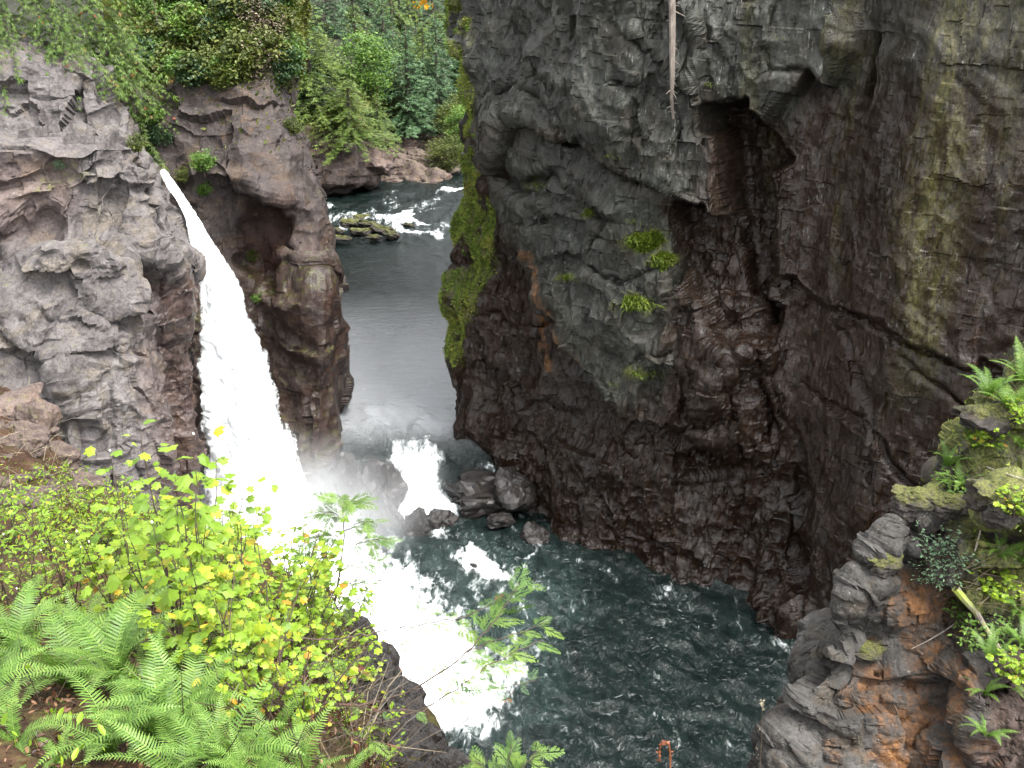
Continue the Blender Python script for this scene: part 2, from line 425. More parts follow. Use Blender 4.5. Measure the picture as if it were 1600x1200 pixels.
M = {}
M['left'] = rock_mat('weathered_rock', (.034, .030, .030), (.105, .093, .092), (.205, .187, .178), (.14, .118, .095), 1.0, .85, .4, lichen=.3)
M['prom'] = rock_mat('dim_rock', (.02, .018, .018), (.062, .055, .053), (.12, .106, .10), (.085, .065, .047), 1.0, .8, .35)
M['wall'] = rock_mat('basalt_rock', (.010, .0098, .008), (.027, .0285, .0225), (.062, .066, .053), (.028, .024, .016), 1.2, .6, .28, stretch=(1, 1, .62), rot=(0, R(26), 0), lichen=.5, grain=.45)
M['right'] = rock_mat('mossy_rock', (.014, .013, .012), (.048, .045, .041), (.115, .108, .10), (.06, .048, .034), .5, .85, .4, scale=2.2, lichen=.5)
M['bould'] = rock_mat('boulder_rock', (.012, .0115, .0115), (.034, .032, .031), (.075, .07, .067), (.042, .035, .029), .5, .7, .3, scale=1.8)
M['bank'] = rock_mat('red_brown_rock', (.036, .028, .025), (.115, .092, .083), (.23, .195, .175), (.13, .095, .07), .5, .85, .4, scale=1.5)
M['soil'] = rock_mat('leaf_litter_soil', (.014, .008, .005), (.05, .026, .016), (.12, .07, .04), (.035, .035, .012), .4, .95, .7, scale=3.5, lichen=.0, spec=.1)
M['hill'] = rock_mat('forest_floor', (.006, .008, .004), (.014, .018, .007), (.03, .03, .014), (.02, .016, .008), 1, .95, .8, lichen=0)
M['water'] = water_mat('river_water'); M['river'] = M['water']; M['fall'] = fall_mat()
oct_v = np.array([(1,0,0),(-1,0,0),(0,1,0),(0,-1,0),(0,0,1.6),(0,0,-1.6)], float)
oct_f = [np.array([(0,2,4),(2,1,4),(1,3,4),(3,0,4),(2,0,5),(1,2,5),(3,1,5),(0,3,5)])]
# ------------------------------------------------------------ camera, sky, sun
cam_d = bpy.data.cameras.new('camera'); cam = bpy.data.objects.new('camera', cam_d); COL.objects.link(cam)
cam.location = (0, 0, CAMZ); cam.rotation_euler = (PI / 2 - PITCH, 0, 0)
cam_d.sensor_width = 36; cam_d.lens = 36 * FPX / 1600; cam_d.clip_start = .1; cam_d.clip_end = 2000
SC.camera = cam
SUN_EL, SUN_AZ = R(62), R(122)          # azimuth measured from +Y towards +X
w = bpy.data.worlds.new('World'); SC.world = w; w.use_nodes = True
nt = w.node_tree; nt.nodes.clear()
sky = nt.nodes.new('ShaderNodeTexSky'); sky.sky_type = 'NISHITA'; sky.sun_disc = False
sky.sun_elevation = SUN_EL; sky.sun_rotation = SUN_AZ; sky.air_density = 1.0; sky.dust_density = 3.0
hs = nt.nodes.new('ShaderNodeHueSaturation'); hs.inputs['Saturation'].default_value = .12
bg = nt.nodes.new('ShaderNodeBackground'); bg.inputs[1].default_value = .15
wo = nt.nodes.new('ShaderNodeOutputWorld')
nt.links.new(sky.outputs[0], hs.inputs['Color']); nt.links.new(hs.outputs[0], bg.inputs[0]); nt.links.new(bg.outputs[0], wo.inputs[0])
sd = bpy.data.lights.new('sun', 'SUN'); sd.energy = 1.5; sd.angle = R(25); sd.color = (1, .97, .92)
so = bpy.data.objects.new('sun', sd); COL.objects.link(so); so.location = (20, 20, 70)
sv = Vector((math.sin(SUN_AZ) * math.cos(SUN_EL), math.cos(SUN_AZ) * math.cos(SUN_EL), math.sin(SUN_EL)))
so.rotation_euler = sv.to_track_quat('Z', 'Y').to_euler()
SC.view_settings.view_transform = 'Standard'; SC.view_settings.look = 'None'; SC.view_settings.exposure = EXPOSURE; SC.view_settings.gamma = 1
try: SC.cycles.max_bounces = 6; SC.cycles.transparent_max_bounces = 12; SC.cycles.volume_bounces = 1; SC.cycles.volume_step_rate = 4.0; SC.cycles.volume_max_steps = 64; SC.cycles.adaptive_threshold = .025; SC.cycles.diffuse_bounces = 3; SC.cycles.glossy_bounces = 2
except Exception: pass

def T(cols): return [list(r) for r in zip(*cols)]       # columns -> rows

# ------------------------------------------------------------ left cliff: stacked blocks in front of the fall
A = T([
 [(-260,60,58),(-260,75,50),(-260,200,46.5),(-260,222,44),(-260,400,43),(-260,410,42),(-260,430,39.5),(-260,620,38),(-260,950,36)],
 [(-100,66,56),(-100,84,49),(-100,199,47.4),(-100,224,43.8),(-100,400,43),(-100,425,42),(-100,450,39.7),(-100,620,38),(-100,950,36)],
 [(0,70,56),(0,92,49),(0,197,47.6),(0,224,43.9),(0,400,43),(2,430,41.7),(2,455,40),(0,620,38.2),(0,950,36)],
 [(80,80,56),(80,98,49),(80,202,47.6),(80,227,43.9),(80,355,43.2),(78,374,41.8),(75,392,40),(85,600,38.3),(90,950,36)],
 [(145,88,56),(150,112,49),(160,204,47.7),(165,230,44.3),(150,345,43.4),(148,362,42),(150,378,40.3),(165,600,38.6),(170,950,36.3)],
 [(165,110,56),(178,170,49.5),(182,210,47.3),(200,232,45),(185,370,43.6),(192,395,42.3),(195,415,40.8),(215,600,39),(222,950,36.6)],
 [(190,200,56),(195,205,50),(215,222,47.6),(232,248,45.4),(215,395,43.8),(212,470,43.4),(218,500,41.5),(244,640,39.5),(262,950,37)],
 [(196,230,56),(208,235,50),(224,255,48),(230,275,46),(222,405,44),(222,480,44.4),(228,510,44.4),(252,640,44),(268,950,43)],
 [(218,258,56),(220,266,51),(226,280,48.5),(236,296,46.2),(262,405,44.6),(272,435,45.4),(278,500,45.2),(288,640,44.6),(312,950,43)],
 [(228,272,56),(230,286,51.5),(240,306,49),(258,336,47),(280,420,45.5),(294,470,45.8),(300,520,45.6),(303,640,45),(322,950,44)],
 [(228,282,60),(232,298,56),(242,315,54),(260,345,52),(280,430,51),(290,470,50),(296,520,50),(298,640,49),(310,950,48)],
])
def relA(p, U, V):
    n = facet(p / 1.6, 5, 1.0)[0] * 20
    d = np.zeros(len(p))
    for poly, a, e in [
        ([(195,300),(280,300),(288,405),(262,415),(215,412),(190,380)], .4, 10),     # pale block beside the fall
        ([(60,395),(140,360),(195,395),(150,420),(90,440),(40,455)], .35, 14),         # knobs on top of the front boulder
        ([(100,255),(230,250),(270,300),(190,300),(120,290)], .4, 12),
        ([(0,380),(60,330),(75,370),(20,425),(-60,440)], -.8, 18),                     # dark cleft
        ([(95,560),(240,545),(255,760),(120,760)], .3, 16),
        ([(205,420),(225,640),(240,640),(222,420)], -.35, 10),
        ([(-40,590),(60,560),(120,640),(60,740),(-40,740)], -.5, 24)]:
        d += a * sstep(e, -e, poly_sd(U + n, V + n * .8, poly))
    d += fissures(p, U, V, [[(-60,450),(0,432),(55,345),(78,300),(70,262)],[(150,366),(196,305),(300,295)],[(240,272),(238,330),(262,395)],[(85,560),(140,552),(200,562),(248,545)],[(165,590),(172,660),(178,760)],[(205,610),(213,680),(216,760)],
        [(20,470),(80,500),(130,480),(200,520)],[(60,540),(100,470),(120,420)],[(-40,300),(60,285),(120,262),(230,262)],[(190,300),(186,380)],[(0,520),(60,560),(95,600)],[(110,120),(125,170),(175,185)],[(0,140),(60,160),(110,150)]], 91, .42, 3.6)
    return d
pA = patch(A, .08, 1, relA, 1, [((3.2,3.2,2.2), .72, 1.25), ((1.4,1.4,.95), .2, 1.3), ((.5,.5,.36), .085, 1.2), ((.22,.22,.16), .035, 1.2)], [(3.0,.1)])
U, V = pA['U'], pA['V']; top = np.clip(pA['N'].reshape(-1,3)[:,2], 0, 1)
wet = .9 * sstep(25, -25, poly_sd(U, V, [(225,420),(330,420),(330,1000),(250,1000)])) + .55 * sstep(30, -30, poly_sd(U, V, [(95,560),(180,620),(160,760),(60,760)]))
mossA = .24 * sstep(.3, .95, top) * (V > 240) + .35 * sstep(20, -20, poly_sd(U, V, [(60,240),(130,230),(150,300),(40,300)]))
toneA = .55 * sstep(30, -30, poly_sd(U, V, [(225,430),(330,430),(330,1000),(255,1000)])) + .35 * sstep(30, -20, poly_sd(U, V, [(-300,260),(100,240),(110,330),(40,370),(-300,440)]))
link_patch('rock_cliff', pA, M['left'], dict(wet=wet, moss=mossA, tone=toneA), 'pale grey purple blocky rock cliff left of the tall waterfall', 'cliff')

# ------------------------------------------------------------ promontory behind the fall
B = T([
 [(150,-60,66),(160,120,58),(170,190,57.5),(180,260,57),(190,340,56),(200,520,54),(210,820,51)],
 [(200,-60,66),(205,120,58),(215,190,57),(225,260,56),(235,340,55),(245,520,53),(255,820,50)],
 [(290,-60,66),(285,140,57),(290,200,55),(300,285,54.2),(310,335,54.6),(330,520,53),(350,820,49)],
 [(340,-60,66),(335,125,57),(335,200,55),(345,265,53.9),(352,300,54.6),(372,520,54),(390,820,49)],
 [(380,-60,66),(375,120,57),(375,200,55),(385,282,53.5),(392,330,55.2),(410,500,54.2),(430,820,49)],
 [(440,-60,66),(425,125,57.5),(435,200,56),(440,305,54),(440,365,54.8),(455,520,52.6),(470,820,48.5)],
 [(462,-60,68),(445,150,58.5),(470,220,57),(480,310,55),(488,370,54.8),(500,520,52),(500,820,48.8)],
 [(470,-40,72),(455,180,60),(490,260,59),(511,325,57.5),(519,400,56.5),(533,570,54),(529,765,50.5)],
 [(440,-40,85),(440,180,75),(480,262,74),(500,330,72),(508,400,70),(520,570,66),(515,765,60)],
])
def relB(p, U, V):
    n = facet(p / 1.3, 9, 1.0)[0] * 30
    d = np.zeros(len(p))
    for poly, a, e in [([(385,320),(440,300),(452,340),(440,420),(425,470),(395,430),(380,370)], -1.2, 9),
                       ([(300,270),(330,235),(400,270),(445,290),(450,320),(400,300),(340,275)], .55, 10),
                       ([(270,250),(330,250),(330,330),(285,325)], .4, 14),
                       ([(430,430),(520,420),(535,560),(450,560)], .3, 20)]:
        d += a * sstep(e, -e, poly_sd(U + n, V + n, poly))
    return d
pB = patch(B, .1, 2, relB, 2, [((2.8,2.8,2.4), .6, 1.0), ((1.2,1.2,1.1), .26, 1.0), ((.5,.5,.45), .09, 1.0)], [(3.0,.1)])
U, V = pB['U'], pB['V']; top = np.clip(pB['N'].reshape(-1,3)[:,2], 0, 1)
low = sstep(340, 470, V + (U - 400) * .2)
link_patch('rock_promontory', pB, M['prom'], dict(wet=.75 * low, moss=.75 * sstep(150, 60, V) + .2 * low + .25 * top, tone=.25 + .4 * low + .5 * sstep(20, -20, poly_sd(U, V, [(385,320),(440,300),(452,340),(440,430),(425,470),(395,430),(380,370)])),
    rust=.14 * sstep(60, -20, poly_sd(U, V, [(300,150),(400,150),(400,210),(300,230)]))), 'rock promontory with dark undercut hollow between waterfall and river', 'cliff')

# ------------------------------------------------------------ overhanging outcrop across the upper river
Cc = T([
 [(380,120,112),(390,160,106),(395,190,103),(400,230,100),(400,290,100),(405,330,98)],
 [(440,130,112),(440,165,106),(442,185,103),(445,225,100),(450,285,100),(455,335,98)],
 [(500,130,112),(500,170,106),(500,195,102),(500,225,99.5),(505,280,99),(505,330,98)],
 [(545,130,112),(545,180,106),(550,205,102),(550,230,99.5),(560,285,98.5),(560,320,99)],
 [(580,130,114),(575,185,108),(583,210,103),(586,235,101),(588,280,100.5),(575,312,101)],
 [(592,130,120),(590,190,116),(592,215,112),(595,240,110),(592,280,109),(585,312,108)],
])
def relC(p, U, V): return -1.6 * sstep(6, -6, poly_sd(U, V + fbm(p * .5, 3, 3) * 4, [(440,296),(590,290),(580,315),(440,330)]))
pC = patch(Cc, .16, 3, relC, 3, [((2.2,2.2,2.0), .7, .9), ((.9,.9,.8), .3, .9)], [(2.0,.2)])
top = np.clip(pC['N'].reshape(-1,3)[:,2], 0, 1)
link_patch('rock_outcrop', pC, M['prom'], dict(moss=.45 * sstep(250, 180, pC['V']) + .3 * top, tone=np.full(len(top), .38), rust=.4 * sstep(215, 190, pC['V']) * sstep(180, 195, pC['V']), wet=.9 * sstep(285, 305, pC['V'])),
    'dark outcrop with undercut foot beside far upstream rapids', 'cliff')

# ------------------------------------------------------------ hillside that carries the forest
H = T([
 [(-500,60,54),(-500,-40,80),(-500,-160,130),(-500,-420,300)],
 [(0,66,54),(0,-30,80),(0,-150,130),(0,-420,300)],
 [(170,85,56),(170,-30,80),(170,-150,130),(170,-420,300)],
 [(300,40,62),(300,-40,85),(300,-150,130),(300,-420,300)],
 [(420,20,64),(420,-40,90),(420,-150,140),(420,-420,300)],
 [(445,172,104),(445,90,112),(445,-120,160),(445,-420,300)],
 [(540,195,104),(540,110,116),(540,-120,170),(540,-420,300)],
 [(590,250,106),(590,170,121),(590,-100,180),(590,-420,300)],
 [(610,312,102),(610,195,122),(610,-100,180),(610,-420,300)],
 [(680,306,103),(680,190,126),(680,-100,180),(680,-420,300)],
 [(760,300,104),(760,195,128),(760,-100,180),(760,-420,300)],
 [(900,296,105),(900,200,128),(900,-100,180),(900,-420,300)],
 [(1300,290,106),(1300,200,128),(1300,-100,180),(1300,-420,300)],
])
pH = patch(H, .8, 4, None, 2, [((3,3,2.2), .35, .9)], [(6.0,.7),(1.5,.2)])
link_patch('hillside', pH, M['hill'], dict(), 'shaded forest floor rising behind the canyon', 'hillside')
# rocky far bank under the trees
F_ = T([[(u, 318, 100.5), (u, 300, 105), (u + 2, 262, 110.5), (u + 2, 225, 117), (u, 185, 127)] for u in (578, 610, 645, 690, 740, 800)])
pF = patch(F_, .16, 14, None, 2, [((2.2,2.2,1.6), .75, .9), ((.9,.9,.7), .3, .9)], [(2.0,.35)])
link_patch('river_bank', pF, M['bank'], dict(moss=.3 + 0 * pF['U'], wet=.8 * sstep(285, 305, pF['V'])), 'broken red brown rock bank at head of the river', 'river bank')

# ------------------------------------------------------------ the great wall on the right
WB = [(9,84),(1.0,66),(-3.45,57.5),(-3.95,54.4),(-3.2,52.4),(-1.2,50.2),(1.2,47.0),(3.7,44.5),(7.5,42.7),(11,40.7),(13.06,36.6),(17.5,33.3),(22,29),(32,21)]
ZL = [-1.5, 1.0, 4.0, 7.0, 10, 12.6, 14, 18, 22, 26, 30, 38]
rowsW = []
for z in ZL:
    row = []
    for k, (x, y) in enumerate(WB):
        lx, ly = (.095, .105) if k < 6 else (.07, .11)
        dx = lx * max(z, 0); dy = ly * max(z, 0)
        if 2 <= k <= 4:
            dx += float(np.interp(z, [0, 3, 6, 10, 12.6, 14, 18, 30], [-.1, -.4, -.5, -.35, -.1, .4, .65, .7]))
            dx -= .045 * max(z - 8, 0)
        row.append(('w', x + dx, y + dy, z))
    rowsW.append(row)
CAV = [(1112,160),(1188,163),(1212,192),(1250,240),(1210,275),(1203,400),(1193,545),(1172,520),(1160,400),(1138,325),(1122,280),(1116,200)]
OVR = [(1112,-60),(1352,-60),(1352,55),(1300,140),(1270,112),(1215,187),(1190,160),(1112,155)]
UPP = [(740,-60),(1112,-60),(1116,200),(1130,322),(1060,316),(1010,292),(962,236),(930,207),(852,202),(800,258),(775,200)]
MID = [(795,262),(850,210),(930,215),(960,245),(1010,300),(1060,322),(1064,480),(1040,560),(1005,640),(940,650),(895,560),(842,430),(800,340)]
LOW = [(752,380),(842,430),(893,560),(950,660),(1080,660),(1180,560),(1195,600),(1240,900),(1180,960),(860,860),(700,700),(690,400)]
SLB = [(1195,425),(1312,488),(1420,540),(1620,640),(1700,1100),(1250,1100),(1210,800)]
def relW(p, U, V):
    n1 = fbm(p * .35, 2, 21) * 7 + facet(p / np.array((1.4, 1.4, 1.7)), 71, 1.0)[0] * 20; n2 = fbm(p * .35 + 40, 2, 22) * 7 + facet(p / np.array((1.4, 1.4, 1.7)) + 9, 72, 1.0)[0] * 20
    d = np.zeros(len(p))
    for poly, a, e in [(UPP, 1.7, 4), (MID, .8, 5), (OVR, 1.6, 5), (CAV, -1.9, 7), (LOW, -.8, 22), (SLB, -.5, 5),
                       ([(1345,45),(1362,45),(1360,175),(1340,190)], -.9, 5),
                       ([(1060,316),(1135,322),(1165,400),(1178,540),(1120,520),(1066,470)], -1.1, 8),
                       ([(1066,480),(1190,540),(1170,700),(1080,700),(1010,640)], .9, 26),
                       ([(820,300),(900,290),(980,330),(900,350)], .3, 10),
                       ([(800,240),(880,270),(950,320),(1000,360),(960,370),(870,310),(800,290)], -.7, 5),
                       ([(1200,880),(1290,1060),(1120,1000)], .5, 30),
                       ([(1420,-50),(1520,-50),(1440,520),(1400,520)], .15, 20),
                       ([(900,-60),(1010,-60),(1010,180),(940,205),(905,100)], .35, 8)]:
        d += a * sstep(e, -e, poly_sd(U + n1, V + n2, poly))
    d += fissures(p, U, V, [[(880,478),(930,520),(990,560),(1062,545)],[(1066,480),(1072,600),(1080,720)],[(1192,440),(1188,560),(1196,700)],[(1195,425),(1312,488),(1420,540),(1500,572),(1620,640)],
        [(860,60),(905,150),(930,205)],[(1010,60),(1060,110),(1112,155)],[(1230,-40),(1215,60),(1225,110),(1270,112)],[(800,150),(850,130),(900,170)],[(700,480),(780,520),(880,500)],[(740,560),(800,640),(880,660)],[(960,700),(1040,760),(1180,740)],[(900,760),(960,850),(1060,870)],[(1240,600),(1330,660),(1420,780)],[(1300,520),(1340,640),(1350,760)],[(1130,560),(1150,700),(1140,860)],[(1400,560),(1500,640),(1560,700)],[(840,430),(890,400),(990,430),(1050,420)],[(800,340),(880,350),(960,370)]], 93, .3, 4.5)
    # dipping planes of the right slab
    s = (p[:,2] * .8 + p[:,0] * .55 + fbm(p * .3, 3, 8) * .9) / 1.7
    d += sstep(1230, 1340, U) * .045 * (np.abs((s % 1) - .2) < .2)
    return d
pW = patch(rowsW, .06, 5, relW, 24, [((2.6,2.6,3.4), .62, 1.0), ((1.1,1.1,1.5), .3, 1.0), ((.45,.45,.65), .16, 1.2), ((.2,.2,.3), .055, 1.2)], [(4.0,.15)], lambda U, V: 1 - .62 * sstep(1190, 1260, U))
U, V, pw = pW['U'], pW['V'], pW['base'].reshape(-1, 3)
nz = fbm(pw * .4, 4, 61)
inU = sstep(25, -25, poly_sd(U + nz * 25, V + nz * 20, UPP)); inM = sstep(25, -25, poly_sd(U + nz * 25, V + nz * 20, MID))
inO = sstep(25, -25, poly_sd(U + nz * 25, V + nz * 20, OVR)); upR = sstep(300, 90, V) * sstep(1300, 1200, U)
tone = np.clip(1.0 - np.maximum.reduce([inU, inM, inO, upR]) * .95 - .55 * sstep(240, 30, V) * sstep(1290, 1350, U) - .15 * (nz > .3), 0, 1)
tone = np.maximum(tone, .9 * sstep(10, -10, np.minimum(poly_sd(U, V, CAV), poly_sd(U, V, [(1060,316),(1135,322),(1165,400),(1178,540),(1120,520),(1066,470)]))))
ridge = sstep(795, 752, U + nz * 14 - (V < 330) * 6 + sstep(350, 500, V) * 45) * sstep(620, 520, V)
streak = 0
algae = 0
for x0, x1, wd, y1, a in [(1498,1418,44,620,1.15),(1555,1510,20,330,.6),(1600,1550,24,430,.55),(1335,1300,13,470,.5),(1212,1195,14,430,.45),(1440,1445,10,260,.3)]:
    cx = x0 + (x1 - x0) * np.clip(V / y1, 0, 1.2)
    algae = np.maximum(algae, a * np.exp(-((U - cx + fbm(pw * np.array((.8,.8,.2)), 4, 77) * 22) / wd) ** 2) * sstep(y1 + 90, y1 - 150, V))
for cx, cy, sx, sy, a in [(1020,372,45,25,.75),(1000,470,34,20,.85),(1045,400,30,16,.7),(930,330,30,14,.6),(1005,575,45,18,.55),(905,430,22,10,.6),(840,285,34,22,.5)]:
    streak = np.maximum(streak, a * np.exp(-((U - cx) / sx) ** 2 - ((V - cy) / sy) ** 2))
rustW = 0
for x0, y0, x1, y1, wd in [(838,395,905,560,10),(905,560,935,640,12),(826,485,832,545,7),(836,540,842,580,6)]:
    t = np.clip(((U - x0) * (x1 - x0) + (V - y0) * (y1 - y0)) / ((x1 - x0) ** 2 + (y1 - y0) ** 2), 0, 1)
    rustW = np.maximum(rustW, .5 * np.exp(-(((U - x0 - t * (x1 - x0)) ** 2 + (V - y0 - t * (y1 - y0)) ** 2) / wd ** 2)))
wetW = np.clip(.25 + .35 * sstep(600, 850, V) + .3 * tone - .5 * inU, 0, 1)
ridge = ridge * np.clip(.62 + 1.15 * fbm(pw * np.array((.8, .8, .5)), 4, 88), 0, 1)
streak = streak * np.clip(.8 + .5 * fbm(pw * np.array((.9, .9, .35)), 4, 89), 0, 1)
mossW = np.maximum(np.clip(ridge, 0, 1), streak)
link_patch('cliff_wall', pW, M['wall'], dict(tone=tone, moss=mossW, rust=rustW, wet=wetW, algae=algae), 'huge dark wet rock wall filling the right of the canyon', 'cliff')

# ------------------------------------------------------------ near outcrop on the right
S = [(1040,1420),(1120,1300),(1190,1195),(1232,1150),(1272,1085),(1300,1020),(1318,930),(1348,885),(1410,800),(1482,722),(1522,632),(1600,562),(1760,480)]
E = [(1200,1520),(1250,1450),(1350,1430),(1450,1420),(1560,1420),(1680,1400),(1750,1350),(1800,1250),(1830,1120),(1850,980),(1850,850),(1880,720),(1950,600)]
YS = [12.2,12.2,12.3,12.5,12.7,12.9,13.1,13.3,13.6,14.0,14.3,14.6,15.0]
colsF = []
for (s, e, ys) in zip(S, E, YS):
    b = P(*s, ys)
    q = [('w', b[0] + .4, b[1] + 2.6, b[2] - 6), ('w', b[0] + .15, b[1] + 1.2, b[2] - 2.2)]
    for f, dY in ((0, 0), (.1, -.28), (.28, -.55), (.5, -.95), (.75, -1.45), (1, -2.1)):
        q.append((s[0] + (e[0] - s[0]) * f, s[1] + (e[1] - s[1]) * f, ys + dY))
    colsF.append(q)
def relF(p, U, V):
    n = facet(p / .8, 33, 1.0)[0] * 22; d = np.zeros(len(p))
    for poly, a, e in [([(1330,900),(1420,870),(1500,960),(1480,1050),(1360,1060),(1300,1010)], .3, 14),
                       ([(1480,1040),(1600,980),(1650,1250),(1500,1250),(1480,1150)], -1.0, 26),
                       ([(1320,1020),(1370,1045),(1360,1060),(1300,1035)], -.3, 6),
                       ([(1545,745),(1640,740),(1640,815),(1540,815)], -.6, 10),
                       ([(1410,780),(1500,760),(1520,840),(1420,850)], .22, 14)]:
        d += a * sstep(e, -e, poly_sd(U + n, V + n, poly))
    return d
pR = patch(T(colsF), .026, 6, relF, 1, [((1.1,1.1,1.0), .32, 1.2), ((.45,.45,.4), .16, 1.2), ((.18,.18,.16), .06, 1.2), ((.08,.08,.07), .02, 1.2)], [(1.2,.05)])
U, V = pR['U'], pR['V']; pr = pR['base'].reshape(-1, 3); topR = np.clip(pR['N'].reshape(-1,3)[:,2], 0, 1); nz = fbm(pr * 1.1, 4, 44)
rust = np.maximum.reduce([a * np.exp(-((U - cx + nz * 25) / sx) ** 2 - ((V - cy + nz * 25) / sy) ** 2) for cx, cy, sx, sy, a in [(1450,960,55,50,.55),(1390,1100,70,70,.5),(1430,1170,80,90,.62),(1300,1150,50,60,.3),(1470,1030,40,60,.5)]])
moss = np.clip(.62 * sstep(1420, 1530, U + nz * 40) * sstep(1020, 940, V) + .45 * sstep(.55, .95, topR) * (V < 950), 0, .95)
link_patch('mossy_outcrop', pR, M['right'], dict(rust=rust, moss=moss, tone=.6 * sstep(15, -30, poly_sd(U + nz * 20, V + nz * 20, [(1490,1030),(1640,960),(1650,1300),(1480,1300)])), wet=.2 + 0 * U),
    'near mossy outcrop with orange stained face at lower right', 'rock outcrop')

# ------------------------------------------------------------ near bank on the left, under the ferns
def bankcol(lip, drops, rest): return drops + [lip] + rest
def wd(u, v, Y, dx, dy, dz):
    b = P(u, v, Y); return ('w', b[0] + dx, b[1] + dy, b[2] + dz)
gc = []
for (u, v, Y, mid) in [(-420,600,19,None),(-100,598,19,None),(0,603,18.6,None),(62,640,18,None),(100,715,16.6,None),(130,772,15.4,None),(210,790,13.6,None),(300,815,12,None),(400,870,10,None),(480,940,8.6,None)]:
    r = [wd(u, v, Y, .8, 3.2, -14), wd(u, v, Y, .3, .9, -2.2), (u, v, Y)]
    m1 = (u * .97, v + (1000 - v) * .45, Y + (7.4 - Y) * .5)
    r += [m1, (u * .95 - 5, 1005, min(6.9, Y - .9)), (u * .92 - 10, 1205, 4.3), (u * .9, 1560, 2.6)]
    gc.append(r)
for (u, v, Y), (fu, fv, fY), rest in [((522,1005,7.5),(572,1000,8.3),[(512,1060,6.8),(500,1120,5.7),(485,1210,4.4),(450,1560,2.6)]),
                                    ((560,1090,6.6),(645,1100,7.3),[(540,1130,6.0),(525,1185,5.2),(505,1265,4.1),(480,1570,2.6)]),
                                    ((600,1200,5.6),(705,1215,6.4),[(580,1235,5.1),(560,1285,4.6),(540,1340,3.8),(520,1600,2.6)]),
                                    ((660,1330,4.8),(770,1340,5.4),[(630,1350,4.4),(600,1390,4.0),(580,1440,3.5),(560,1640,2.6)]),
                                    ((760,1460,4.2),(880,1480,4.7),[(720,1480,3.9),(680,1510,3.5),(650,1560,3.1),(620,1700,2.5)]),
    ((1000,1400,4.4),(1060,1440,4.9),[(990,1440,4.1),(960,1490,3.8),(920,1560,3.4),(860,1700,2.7)]),
    ((1260,1390,4.4),(1330,1440,4.8),[(1240,1430,4.1),(1200,1490,3.8),(1140,1560,3.4),(1040,1700,2.7)])]:
    gc.append([wd(fu, fv, fY, .5, 1.2, -16), (fu, fv, fY), (u, v, Y)] + rest)
rowsG = T(gc)
back = [('w', c[-1][0] * 0 + (P(*c[-1])[0]) * 2.0, -6.0, 27.9) for c in gc]
rowsG.append([('w', P(*c[-1])[0] * 1.2, .6, P(*c[-1])[2] + .25) for c in gc]); rowsG.append(back)
pG = patch(rowsG, .06, 7, None, 3, [((.9,.9,.6), .13, .8), ((.35,.35,.25), .05, .8)], [(1.2,.1),(.2,.02)])
U, V = pG['U'], pG['V']; pg = pG['base'].reshape(-1, 3)
rocky = np.maximum(sstep(760, 690, V) * (U < 250) * (pg[:,1] > 8), 0)
steep = sstep(.55, .25, pG['N'].reshape(-1,3)[:,2]) * (pg[:,1] > 2)
edge = sstep(20, -20, poly_sd(U, V, [(455,905),(575,985),(650,1095),(760,1260),(480,1260),(500,1080)])) * (pg[:,1] > 3.5)
link_patch('bank_ground', pG, M['soil'], dict(moss=.33 * sstep(640, 760, V), tone=.2 * steep * (1 - edge), wet=np.maximum(.8 * steep * (U > 400), edge)), 'brown leaf littered slope under the ferns and shrubs', 'ground')
build_bvh()
